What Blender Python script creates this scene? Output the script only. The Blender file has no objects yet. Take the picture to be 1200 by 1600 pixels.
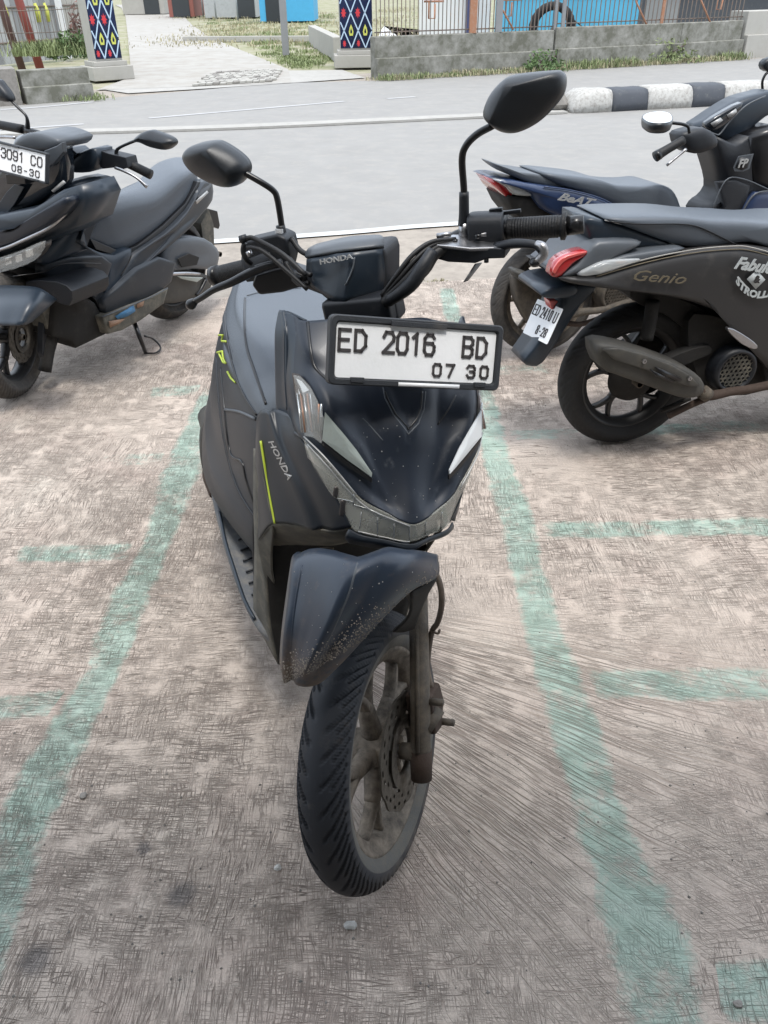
import bpy, bmesh, math, random
import numpy as np
from math import radians as R, sin, cos, pi
random.seed(7)
sc = bpy.context.scene
col = bpy.context.scene.collection
# ------------------------------------------------------------------ camera, sky, sun, exposure
CH, CT, CR, CF = 1.408, R(33.5), R(0.8), 1250.0
cd = bpy.data.cameras.new('camera'); cam = bpy.data.objects.new('camera', cd); col.objects.link(cam)
cd.sensor_fit = 'VERTICAL'; cd.sensor_height = 24.0; cd.lens = CF / 1600.0 * 24.0
cd.clip_start = 0.05; cd.clip_end = 2000
from mathutils import Matrix, Vector
_f = Vector((0, cos(CT), -sin(CT))); _u = Vector((0, sin(CT), cos(CT))); _r = Vector((1, 0, 0))
# photo is rolled a little: image right axis and up axis
_xi = _r * cos(CR) - _u * sin(CR); _xi = _r * cos(CR) - _u * sin(CR)
_yi = _r * sin(CR) + _u * cos(CR)
cam.matrix_world = Matrix(((_xi.x, _yi.x, -_f.x, 0), (_xi.y, _yi.y, -_f.y, 0), (_xi.z, _yi.z, -_f.z, CH), (0, 0, 0, 1)))
sc.camera = cam
w = bpy.data.worlds.new('World'); sc.world = w; w.use_nodes = True
nt = w.node_tree; nt.nodes.clear()
SUN_EL, SUN_AZ = R(72), R(165)
sky = nt.nodes.new('ShaderNodeTexSky'); sky.sky_type = 'NISHITA'; sky.sun_disc = False
sky.sun_elevation = SUN_EL; sky.sun_rotation = SUN_AZ
sky.air_density = 1.0; sky.dust_density = 6.0; sky.ozone_density = 1.0
# thin overcast: the blue of the sky is mostly veiled by white cloud
mixn = nt.nodes.new('ShaderNodeMix'); mixn.data_type = 'RGBA'; mixn.inputs[0].default_value = 0.72
mixn.inputs[7].default_value = (9.0, 9.9, 11.1, 1)
bg = nt.nodes.new('ShaderNodeBackground'); bg.inputs[1].default_value = 0.135
wo = nt.nodes.new('ShaderNodeOutputWorld')
nt.links.new(sky.outputs[0], mixn.inputs[6]); nt.links.new(mixn.outputs[2], bg.inputs[0]); nt.links.new(bg.outputs[0], wo.inputs[0])
sd = bpy.data.lights.new('sun', 'SUN'); sd.energy = 1.5; sd.angle = R(12); sd.color = (1.0, .97, .92)
so = bpy.data.objects.new('sun', sd); col.objects.link(so)
sdir = Vector((sin(SUN_AZ) * cos(SUN_EL), cos(SUN_AZ) * cos(SUN_EL), sin(SUN_EL)))
so.rotation_euler = sdir.to_track_quat('Z', 'Y').to_euler(); so.location = (0, 0, 8)
sc.view_settings.view_transform = 'Standard'; sc.view_settings.look = 'None'
sc.view_settings.exposure = 0.66; sc.view_settings.gamma = 1.0; sc.view_settings.use_curve_mapping = False

# ------------------------------------------------------------------ geometry of the place: survey helpers
O = np.array([0, 0, CH])
def ray(u, v):
    a = (u - 600) / CF; b = (800 - v) / CF
    x = cos(CR) * a + sin(CR) * b; y = -sin(CR) * a + cos(CR) * b
    return np.array([x, cos(CT) + y * sin(CT), -sin(CT) + y * cos(CT)])
def G(u, v, z=0.0):
    d = ray(u, v); return O + d * ((z - CH) / d[2])
def D(u, v, t): return O + ray(u, v) * t
def AY(u, v, Y):
    d = ray(u, v); return O + d * (Y / d[1])
def rot_about(p, k, a):
    return p * cos(a) + np.cross(k, p) * sin(a) + k * np.dot(k, p) * (1 - cos(a))
class Frame:
    """vehicle frame: l = rider's left, s = forward, h = up; lean positive to the left; optional steering."""
    def __init__(s, X, Y, fwd, lean=0, steer=0, axis_s=.085, rake=R(26.5)):
        F = np.array([cos(fwd), sin(fwd), 0.]); L = np.array([-sin(fwd), cos(fwd), 0.]); U = np.array([0, 0, 1.])
        l = L * cos(lean) - U * sin(lean); h = L * sin(lean) + U * cos(lean)
        s.M = np.array([l, F, h]).T; s.T = np.array([X, Y, 0.])
        s.k = np.array([0, -sin(rake), cos(rake)]); s.A = np.array([0, axis_s, 0.]); s.st = steer
    def w(s, p): return s.T + s.M @ np.asarray(p, float)
    def inv(s, P): return s.M.T @ (np.asarray(P, float) - s.T)
    def S(s, u, v, sv):   # point seen at u,v on the vehicle's cross plane s = sv
        d = s.M.T @ ray(u, v); o = s.inv(O); return o + d * ((sv - o[1]) / d[1])
    def L(s, u, v, lv):   # ... on the vehicle's side plane l = lv
        d = s.M.T @ ray(u, v); o = s.inv(O); return o + d * ((lv - o[0]) / d[0])
    def H(s, u, v, hv):
        d = s.M.T @ ray(u, v); o = s.inv(O); return o + d * ((hv - o[2]) / d[2])
    def steered(s): return Steered(s)
class Steered:
    def __init__(s, f): s.f = f
    def w(s, p):
        f = s.f; return f.w(f.A + rot_about(np.asarray(p, float) - f.A, f.k, f.st))
    def inv(s, P):
        f = s.f; return f.A + rot_about(f.inv(P) - f.A, f.k, -f.st)
    def _ray(s, u, v):
        o = s.inv(O); return o, s.inv(O + ray(u, v)) - o
    def S(s, u, v, sv):
        o, d = s._ray(u, v); return o + d * ((sv - o[1]) / d[1])
    def L(s, u, v, lv):
        o, d = s._ray(u, v); return o + d * ((lv - o[0]) / d[0])
    def H(s, u, v, hv):
        o, d = s._ray(u, v); return o + d * ((hv - o[2]) / d[2])
class WorldF:
    def w(s, p): return np.asarray(p, float)
    def inv(s, p): return np.asarray(p, float)
WF = WorldF()

# ------------------------------------------------------------------ materials
MATS = {}
def N(t, typ, **kw):
    n = t.nodes.new(typ)
    for k, v in kw.items():
        if k.startswith('i'): n.inputs[int(k[1:])].default_value = v
        else: setattr(n, k, v)
    return n
def mat(name, c, rough=.5, metal=0, dirt=None, dirt_amt=0, dscale=6, bump=0, bscale=200, spec=.5, coat=0, var=.15, trans=0, alpha=1, low_dirt=None, emis=None):
    m = bpy.data.materials.new(name); m.use_nodes = True; t = m.node_tree; b = t.nodes['Principled BSDF']
    L = t.links.new
    b.inputs['Roughness'].default_value = rough; b.inputs['Metallic'].default_value = metal
    b.inputs['Specular IOR Level'].default_value = spec; b.inputs['Coat Weight'].default_value = coat
    b.inputs['Transmission Weight'].default_value = trans; b.inputs['Alpha'].default_value = alpha
    b.inputs['Coat Roughness'].default_value = .08
    geo = N(t, 'ShaderNodeNewGeometry')
    n1 = N(t, 'ShaderNodeTexNoise'); n1.inputs['Scale'].default_value = dscale; n1.inputs['Detail'].default_value = 6; n1.inputs['Roughness'].default_value = .65
    L(geo.outputs['Position'], n1.inputs['Vector'])
    mx = N(t, 'ShaderNodeMix', data_type='RGBA')
    mx.inputs[6].default_value = (*[x * (1 - var) for x in c], 1); mx.inputs[7].default_value = (*[min(1, x * (1 + var)) for x in c], 1)
    L(n1.outputs[0], mx.inputs[0]); out = mx.outputs[2]
    if dirt:
        n2 = N(t, 'ShaderNodeTexNoise'); n2.inputs['Scale'].default_value = dscale * 2.7; n2.inputs['Detail'].default_value = 8; n2.inputs['Roughness'].default_value = .7
        L(geo.outputs['Position'], n2.inputs['Vector'])
        mr = N(t, 'ShaderNodeMapRange'); mr.inputs[1].default_value = .62 - .35 * dirt_amt; mr.inputs[2].default_value = .85 - .3 * dirt_amt
        mr.inputs[3].default_value = 0.12 * dirt_amt; mr.inputs[4].default_value = min(1, dirt_amt + .25)
        L(n2.outputs[0], mr.inputs[0]); fac = mr.outputs[0]
        if low_dirt:   # mud thrown up from below, stronger near the ground
            sp = N(t, 'ShaderNodeSeparateXYZ'); L(geo.outputs['Position'], sp.inputs[0])
            m2 = N(t, 'ShaderNodeMapRange'); m2.inputs[1].default_value = low_dirt[1]; m2.inputs[2].default_value = low_dirt[0]; m2.inputs[3].default_value = 0; m2.inputs[4].default_value = .9
            L(sp.outputs[2], m2.inputs[0])
            ad = N(t, 'ShaderNodeMath', operation='MULTIPLY'); L(m2.outputs[0], ad.inputs[0]); 
            m3 = N(t, 'ShaderNodeMapRange'); m3.inputs[1].default_value = .3; m3.inputs[2].default_value = .6; L(n2.outputs[0], m3.inputs[0]); L(m3.outputs[0], ad.inputs[1])
            mxx = N(t, 'ShaderNodeMath', operation='MAXIMUM'); L(fac, mxx.inputs[0]); L(ad.outputs[0], mxx.inputs[1]); fac = mxx.outputs[0]
        md = N(t, 'ShaderNodeMix', data_type='RGBA'); md.inputs[7].default_value = (*dirt, 1)
        L(fac, md.inputs[0]); L(out, md.inputs[6]); out = md.outputs[2]
        rr = N(t, 'ShaderNodeMapRange'); rr.inputs[3].default_value = rough; rr.inputs[4].default_value = max(rough, .9); L(fac, rr.inputs[0]); L(rr.outputs[0], b.inputs['Roughness'])
    L(out, b.inputs['Base Color'])
    if bump:
        n3 = N(t, 'ShaderNodeTexNoise'); n3.inputs['Scale'].default_value = bscale; n3.inputs['Detail'].default_value = 4
        L(geo.outputs['Position'], n3.inputs['Vector'])
        bp = N(t, 'ShaderNodeBump'); bp.inputs['Strength'].default_value = bump; bp.inputs['Distance'].default_value = .002
        L(n3.outputs[0], bp.inputs['Height']); L(bp.outputs[0], b.inputs['Normal'])
    if emis: b.inputs['Emission Color'].default_value = (*emis, 1); b.inputs['Emission Strength'].default_value = 1
    MATS[name] = m; return m
DUST = (.15, .13, .105)
mat('matte_paint', (.017, .026, .038), .34, dirt=(.10, .10, .10), dirt_amt=.08, dscale=5, bump=.04, bscale=900)
mat('side_paint', (.017, .022, .029), .38, dirt=(.11, .105, .095), dirt_amt=.12, dscale=5, bump=.05, bscale=900)
mat('nose_paint', (.005, .010, .020), .40, dirt=(.16, .17, .18), dirt_amt=.10, dscale=14, coat=.04)
mat('fender_paint', (.020, .032, .052), .33, dirt=(.20, .15, .11), dirt_amt=.12, dscale=16, low_dirt=(.555, .63), bump=.05, bscale=800)
mat('black_plastic', (.009, .011, .015), .5, dirt=DUST, dirt_amt=.06, dscale=12, bump=.15, bscale=1200)
mat('dusty_plastic', (.070, .068, .058), .7, dirt=(.20, .18, .14), dirt_amt=.55, dscale=9, bump=.12, bscale=700)
mat('floor_plastic', (.11, .118, .128), .6, dirt=(.24, .22, .19), dirt_amt=.45, dscale=22, bump=.3, bscale=500)
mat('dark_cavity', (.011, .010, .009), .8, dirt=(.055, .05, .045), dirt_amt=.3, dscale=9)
mat('gloss_black', (.008, .008, .009), .28, dscale=5)
mat('mirror_back', (.015, .018, .022), .38, dscale=20, bump=.12, bscale=1500)
mat('rubber', (.013, .016, .022), .68, dirt=(.13, .11, .09), dirt_amt=.16, dscale=9, low_dirt=(.0, .16), bump=.12, bscale=500)
mat('old_rubber', (.05, .047, .044), .85, dirt=(.15, .13, .11), dirt_amt=.4, dscale=9, bump=.2, bscale=400)
mat('black_rubber', (.018, .018, .019), .8, dirt=(.10, .09, .075), dirt_amt=.15, dscale=9, bump=.2, bscale=400)
mat('muddy_rubber', (.10, .10, .095), .9, dirt=(.14, .125, .10), dirt_amt=.55, dscale=12, bump=.4, bscale=300)
mat('grip_rubber', (.008, .008, .009), .6, bump=.5, bscale=350)
mat('muddy_rim', (.055, .046, .037), .75, dirt=(.23, .195, .155), dirt_amt=.72, dscale=11, bump=.5, bscale=220)
mat('black_rim', (.02, .02, .021), .4, dirt=DUST, dirt_amt=.15, dscale=9)
mat('muddy_metal', (.065, .056, .046), .7, metal=.15, dirt=(.15, .125, .095), dirt_amt=.6, dscale=15, bump=.35, bscale=320)
mat('rust_mud', (.045, .028, .020), .85, dirt=(.08, .06, .045), dirt_amt=.4, dscale=15, bump=.4, bscale=300)
mat('chrome', (.75, .76, .78), .12, metal=1, dscale=9)
mat('steel', (.42, .42, .43), .32, metal=1, dirt=(.16, .13, .1), dirt_amt=.3, dscale=20)
mat('disc_steel', (.13, .12, .105), .4, metal=.8, dirt=(.10, .085, .068), dirt_amt=.6, dscale=20)
mat('seat_vinyl', (.080, .094, .112), .40, bump=.25, bscale=1500, var=.1)
mat('plate_white', (.88, .90, .90), .42, dirt=(.55, .57, .50), dirt_amt=.10, dscale=9, bump=.15, bscale=200)
mat('plate_black', (.05, .045, .045), .6, dscale=40, var=.4)
mat('frame_plastic', (.022, .025, .03), .42, bump=.5, bscale=900, dirt=DUST, dirt_amt=.1)
mat('lens', (.6, .62, .6), .12, alpha=.18, coat=1, dirt=(.25, .23, .18), dirt_amt=.3, dscale=12)
mat('lens_smoke', (.62, .62, .55), .08, alpha=.40, coat=1, dirt=(.42, .40, .33), dirt_amt=.3, dscale=12)
mat('lens_clear', (.8, .83, .83), .08, alpha=.45, coat=1)
mat('reflector', (.55, .56, .55), .25, metal=.8)
mat('reflector_dark', (.10, .09, .085), .4, metal=.5, dscale=60, var=.5)
mat('signal_amber', (.32, .17, .11), .3, metal=.3)
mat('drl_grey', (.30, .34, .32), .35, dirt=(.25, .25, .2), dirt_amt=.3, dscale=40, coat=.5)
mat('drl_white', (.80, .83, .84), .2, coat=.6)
mat('yellow_green', (.50, .62, .06), .5)
mat('logo_silver', (.45, .45, .44), .4, metal=.4)
mat('logo_brown', (.17, .145, .10), .4, metal=.3)
mat('print_white', (.45, .48, .48), .6)
mat('genio_paint', (.022, .021, .021), .45, dirt=(.09, .08, .07), dirt_amt=.2, dscale=6)
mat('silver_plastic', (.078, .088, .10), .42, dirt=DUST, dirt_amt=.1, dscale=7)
mat('muffler_grey', (.045, .043, .038), .6, dirt=(.11, .10, .08), dirt_amt=.35, dscale=9, bump=.1)
mat('blue_paint', (.018, .034, .085), .3, coat=.3, dirt=DUST, dirt_amt=.06)
mat('red_lens', (.38, .012, .014), .2, coat=.8, var=.3, dscale=30)
mat('red_lens_pale', (.60, .09, .08), .25, coat=.8, var=.3, dscale=30)
mat('smoked_screen', (.012, .016, .022), .12, coat=.5)
mat('mirror_glass', (.9, .92, .93), .02, metal=1)
mat('sticker_blue', (.05, .17, .32), .5); mat('sticker_orange', (.28, .17, .11), .6)
mat('cable', (.008, .008, .009), .55)
mat('hose', (.10, .08, .065), .75, dirt=(.2, .16, .12), dirt_amt=.4)
# ------------------------------------------------------------------ object helpers
base = {}
def thing(name, label, cat, loc, group=None):
    o = bpy.data.objects.new(name, None); o.empty_display_size = .1; col.objects.link(o)
    o.location = loc; o['label'] = label; o['category'] = cat
    if group: o['group'] = group
    base[o.name] = np.array(loc, float); return o
def mk(name, verts, faces, m, parent=None, smooth=True, solid=0, bevel=0, sub=0, off=-1, edges=None, kind=None, label=None):
    me = bpy.data.meshes.new(name)
    b = base[parent.name] if parent else np.zeros(3)
    V = np.asarray(verts, float).reshape(-1, 3) - b
    me.from_pydata(V.tolist(), edges or [], faces); me.validate()
    if smooth: me.polygons.foreach_set('use_smooth', [True] * len(me.polygons))
    if m: me.materials.append(MATS[m] if isinstance(m, str) else m)
    o = bpy.data.objects.new(name, me); col.objects.link(o)
    if parent: o.parent = parent
    base[o.name] = b
    if solid:
        md = o.modifiers.new('s', 'SOLIDIFY'); md.thickness = solid; md.offset = off
    if bevel:
        md = o.modifiers.new('b', 'BEVEL'); md.width = bevel; md.segments = 2; md.limit_method = 'ANGLE'; md.angle_limit = R(35)
        if smooth: pass
    if sub:
        md = o.modifiers.new('u', 'SUBSURF'); md.levels = md.render_levels = sub
    if bevel and smooth:
        md = o.modifiers.new('w', 'WEIGHTED_NORMAL')
    if kind: o['kind'] = kind
    if label: o['label'] = label
    return o
def tag(o, label, cat, group=None):
    o['label'] = label; o['category'] = cat
    if group: o['group'] = group
    return o
def crom(P, n, closed=False):
    P = np.asarray(P, float); k = len(P)
    if k < 3 and not closed:
        t = np.linspace(0, 1, n + 1)[:, None]; return P[0] * (1 - t) + P[1] * t
    out = []
    rng = range(k if closed else k - 1)
    for i in rng:
        p1 = P[i]; p2 = P[(i + 1) % k]
        p0 = P[(i - 1) % k] if (closed or i > 0) else 2 * p1 - p2
        p3 = P[(i + 2) % k] if (closed or i < k - 2) else 2 * p2 - p1
        for j in range(n):
            t = j / n
            out.append(.5 * ((2 * p1) + (-p0 + p2) * t + (2 * p0 - 5 * p1 + 4 * p2 - p3) * t * t + (-p0 + 3 * p1 - 3 * p2 + p3) * t ** 3))
    if not closed: out.append(P[-1])
    return np.array(out)
def lin(P, n):
    P = np.asarray(P, float); out = []
    for i in range(len(P) - 1):
        for j in range(n): out.append(P[i] + (P[i + 1] - P[i]) * j / n)
    out.append(P[-1]); return np.array(out)
def lattice(rows, n=4, sharp_r=False, sharp_c=False):
    A = np.array(rows, float)
    B = np.array([(lin if sharp_c else crom)(r, n) for r in A])
    C = np.array([(lin if sharp_r else crom)(B[:, j], n) for j in range(B.shape[1])])
    return np.transpose(C, (1, 0, 2))
def gridfaces(a, b, cr=False, cc=False):
    f = []
    for i in range(a if cr else a - 1):
        for j in range(b if cc else b - 1):
            i2, j2 = (i + 1) % a, (j + 1) % b
            f.append((i * b + j, i * b + j2, i2 * b + j2, i2 * b + j))
    return f
def panel(name, F, rows, m, parent, n=4, solid=.004, flip=False, off=-1, sharp_r=False, sharp_c=False, **kw):
    g = lattice(rows, n, sharp_r, sharp_c); a, b = g.shape[:2]
    V = [F.w(p) for p in g.reshape(-1, 3)]
    f = gridfaces(a, b)
    if flip: f = [tuple(reversed(q)) for q in f]
    # orient towards the open air: normals face the camera side by default
    return mk(name, V, f, m, parent, solid=solid, off=off, **kw)
def mirror(rows):      # left half (ending on l=0) -> full symmetric rows
    out = []
    for r in rows:
        r = [np.array(p, float) for p in r]
        out.append(r + [np.array([-p[0], p[1], p[2]]) for p in reversed(r[:-1])])
    return out
def mir1(rows): return [[np.array([-p[0], p[1], p[2]]) for p in r] for r in rows]
def loft(name, F, secs, m, parent, n=3, m_=4, closed=True, cap=True, sharp=False, **kw):
    secs = np.array(secs, float)
    rings = np.array([crom(s, m_, True) if not sharp else s for s in secs])
    L = np.array([crom(rings[:, j], n) if len(secs) > 2 else rings[:, j] for j in range(rings.shape[1])]).transpose(1, 0, 2)
    a, b = L.shape[:2]; V = [F.w(p) for p in L.reshape(-1, 3)]
    f = gridfaces(a, b, False, True)
    if cap: f += [tuple(reversed(range(b))), tuple(range((a - 1) * b, a * b))]
    return mk(name, V, f, m, parent, **kw)
def selliptic(c, rl, rh, e=2.5, n=20, axis='s'):
    out = []
    for i in range(n):
        a = 2 * pi * i / n; ca, sa = cos(a), sin(a)
        x = abs(ca) ** (2 / e) * (1 if ca >= 0 else -1) * rl; y = abs(sa) ** (2 / e) * (1 if sa >= 0 else -1) * rh
        out.append((c[0] + x, c[1], c[2] + y) if axis == 's' else (c[0], c[1] + x, c[2] + y))
    return out
def tube(name, F, pts, r, m, parent, n=10, seg=5, smooth_path=True, caps=True, **kw):
    P = np.array([F.w(p) for p in pts])
    rr = np.array(r if hasattr(r, '__len__') else [r] * len(P), float)
    if smooth_path and len(P) > 2:
        X = crom(np.hstack([P, rr[:, None]]), seg); P, rr = X[:, :3], X[:, 3]
    T = np.gradient(P, axis=0); T /= np.linalg.norm(T, axis=1)[:, None]
    up = np.array([0, 0, 1.]) if abs(T[0][2]) < .9 else np.array([1., 0, 0])
    V = []; a = np.cross(T[0], up); a /= np.linalg.norm(a)
    for i in range(len(P)):
        a = a - T[i] * np.dot(a, T[i]); a /= np.linalg.norm(a); b = np.cross(T[i], a)
        for k in range(n):
            th = 2 * pi * k / n; V.append(P[i] + rr[i] * (cos(th) * a + sin(th) * b))
    f = gridfaces(len(P), n, False, True)
    if caps: f += [tuple(reversed(range(n))), tuple(range((len(P) - 1) * n, len(P) * n))]
    return mk(name, V, f, m, parent, **kw)
def join_geo(lst):
    V = []; Fc = []
    for v, f in lst:
        k = len(V); V += list(v); Fc += [tuple(i + k for i in q) for q in f]
    return V, Fc
def boxg(F, c, s, ax=None):
    V = []
    for dx in (-1, 1):
        for dy in (-1, 1):
            for dz in (-1, 1):
                p = np.array([dx * s[0] / 2, dy * s[1] / 2, dz * s[2] / 2])
                if ax is not None: p = ax @ p
                V.append(F.w(np.array(c, float) + p))
    return V, [(0, 1, 3, 2), (4, 6, 7, 5), (0, 4, 5, 1), (2, 3, 7, 6), (0, 2, 6, 4), (1, 5, 7, 3)]
def box(name, F, c, s, m, parent, ax=None, bevel=.002, **kw):
    V, f = boxg(F, c, s, ax); return mk(name, V, f, m, parent, bevel=bevel, **kw)
def slab(name, F, pts, thick, m, parent, smooth_n=0, bevel=.003, dirv=None, crown=0, **kw):
    """solid plate with the given outline (frame coords), thickness along dirv (frame vector); crown bulges the seen face."""
    P = np.array(pts, float)
    if smooth_n: P = crom(P, smooth_n, True)
    n = len(P); dv = np.array(dirv if dirv is not None else (1, 0, 0), float) * thick
    c = P.mean(0)
    if crown:
        rings = []
        cw = np.array(dirv, float) * -1
        for sc_, h_ in ((1, 0), (.93, .45), (.8, .75), (.55, .93), (.25, 1.0)):
            rings.append(c + (P - c) * sc_ + cw * crown * h_)
        V = [F.w(p + dv) for p in P]
        for r_ in rings: V += [F.w(p) for p in r_]
        V.append(F.w(c + cw * crown))
        f = [tuple(reversed(range(n)))]
        for k in range(5):
            for j in range(n): f.append((k * n + j, k * n + (j + 1) % n, (k + 1) * n + (j + 1) % n, (k + 1) * n + j))
        e = 6 * n
        for j in range(n): f.append((5 * n + j, 5 * n + (j + 1) % n, e))
        bevel = 0
    else:
        V = [F.w(p) for p in P] + [F.w(p + dv) for p in P]
        f = [tuple(range(n)), tuple(reversed(range(n, 2 * n)))] + [(j, n + j, n + (j + 1) % n, (j + 1) % n) for j in range(n)]
    o = mk(name, V, f, m, parent, bevel=bevel, **kw)
    bm = bmesh.new(); bm.from_mesh(o.data); bmesh.ops.recalc_face_normals(bm, faces=bm.faces); bm.to_mesh(o.data); bm.free()
    return o
def lathe(name, F, c, prof, m, parent, axis='l', n=48, **kw):
    """revolve (a, r) profile about the axle axis"""
    V = []
    for i in range(n):
        a = 2 * pi * i / n
        for (x, r) in prof:
            p = (c[0] + x, c[1] + r * cos(a), c[2] + r * sin(a)) if axis == 'l' else ((c[0] + r * cos(a), c[1] + x, c[2] + r * sin(a)) if axis == 's' else (c[0] + r * cos(a), c[1] + r * sin(a), c[2] + x))
            V.append(F.w(p))
    return mk(name, V, gridfaces(n, len(prof), True, False), m, parent, **kw)
# strokes for the pressed characters of number plates
GL = {'E': [[(1, 1), (0, 1), (0, 0), (1, 0)], [(0, .52), (.85, .52)]], 'D': [[(0, 0), (0, 1), (.6, 1), (1, .75), (1, .25), (.6, 0), (0, 0)]],
      '2': [[(0, .78), (.2, 1), (.8, 1), (1, .78), (.95, .58), (0, 0), (1, 0)]], '0': [[(.2, 0), (0, .2), (0, .8), (.2, 1), (.8, 1), (1, .8), (1, .2), (.8, 0), (.2, 0)]],
      '1': [[(.2, .82), (.55, 1), (.55, 0)]], '6': [[(.95, .85), (.75, 1), (.25, 1), (0, .8), (0, .2), (.2, 0), (.8, 0), (1, .2), (1, .42), (.8, .58), (0, .58)]],
      'B': [[(0, 0), (0, 1), (.75, 1), (1, .85), (1, .65), (.75, .52), (0, .52)], [(.75, .52), (1, .38), (1, .15), (.75, 0), (0, 0)]],
      '7': [[(0, 1), (1, 1), (.4, 0)]], '3': [[(0, .82), (.2, 1), (.8, 1), (1, .82), (1, .65), (.8, .52), (.4, .52)], [(.8, .52), (1, .38), (1, .18), (.8, 0), (.2, 0), (0, .18)]],
      '9': [[(.05, .15), (.25, 0), (.75, 0), (1, .2), (1, .8), (.8, 1), (.2, 1), (0, .8), (0, .58), (.2, .42), (1, .42)]], 'C': [[(1, .8), (.8, 1), (.2, 1), (0, .8), (0, .2), (.2, 0), (.8, 0), (1, .2)]],
      '8': [[(.2, .52), (0, .7), (0, .85), (.2, 1), (.8, 1), (1, .85), (1, .7), (.8, .52), (.2, .52), (0, .35), (0, .15), (.2, 0), (.8, 0), (1, .15), (1, .35), (.8, .52)]],
      '4': [[(.75, 0), (.75, 1), (0, .3), (1, .3)]], 'U': [[(0, 1), (0, .2), (.2, 0), (.8, 0), (1, .2), (1, 1)]], 'O': [[(.2, 0), (0, .2), (0, .8), (.2, 1), (.8, 1), (1, .8), (1, .2), (.8, 0), (.2, 0)]], '.': [[(.4, .42), (.6, .42)]], '-': [[(.2, .5), (.8, .5)]]}
def stroke_text(txt, o, ex, ey, ez, size, wid, gap, sw, depth):
    """o lower-left corner, ex/ey/ez unit vectors (ez towards the reader)"""
    V = []; Fc = []; x = 0
    for ch in txt:
        if ch == ' ': x += wid * .75; continue
        for line in GL[ch]:
            for (a, b) in zip(line[:-1], line[1:]):
                p = np.array([x + a[0] * wid, a[1] * size]); q = np.array([x + b[0] * wid, b[1] * size])
                d = q - p; L_ = np.linalg.norm(d) + 1e-9; d /= L_; nn = np.array([-d[1], d[0]]) * sw / 2
                p = p - d * sw * .42; q = q + d * sw * .42; k = len(V)
                for z, sh in ((0, 1.0), (depth, .72)):
                    for c_ in (p + nn * sh, q + nn * sh, q - nn * sh, p - nn * sh): V.append(o + ex * c_[0] + ey * c_[1] + ez * z)
                Fc += [(k + 4, k + 5, k + 6, k + 7), (k, k + 1, k + 5, k + 4), (k + 1, k + 2, k + 6, k + 5), (k + 2, k + 3, k + 7, k + 6), (k + 3, k, k + 4, k + 7)]
        x += wid + gap
    return V, Fc, x - gap
def letters(name, txt, o, ex, ey, ez, width, m, parent, shear=0, bold=0, depth=.0012, h=None, arc=0):
    cu = bpy.data.curves.new(name, 'FONT'); cu.body = txt; cu.extrude = .02; cu.offset = bold; cu.shear = shear; cu.resolution_u = 2
    ob = bpy.data.objects.new(name, cu); col.objects.link(ob); dg = bpy.context.evaluated_depsgraph_get()
    me = bpy.data.meshes.new_from_object(ob.evaluated_get(dg)); bpy.data.objects.remove(ob)
    v = np.array([q.co[:] for q in me.vertices]); fs = [tuple(p.vertices) for p in me.polygons]
    v[:, 0] -= v[:, 0].min(); W = v[:, 0].max(); sx = width / W; sy = sx if h is None else h / max(1e-6, v[:, 1].max())
    X = v[:, 0] * sx; Y = v[:, 1] * sy + arc * (((X / width) - .5) ** 2) * 4
    P = [o + ex * a + ey * b + ez * (c / .02 * depth) for a, b, c in zip(X, Y, v[:, 2])]
    return mk(name, P, fs, m, parent, smooth=False)
def unit(v): v = np.asarray(v, float); return v / np.linalg.norm(v)
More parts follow.
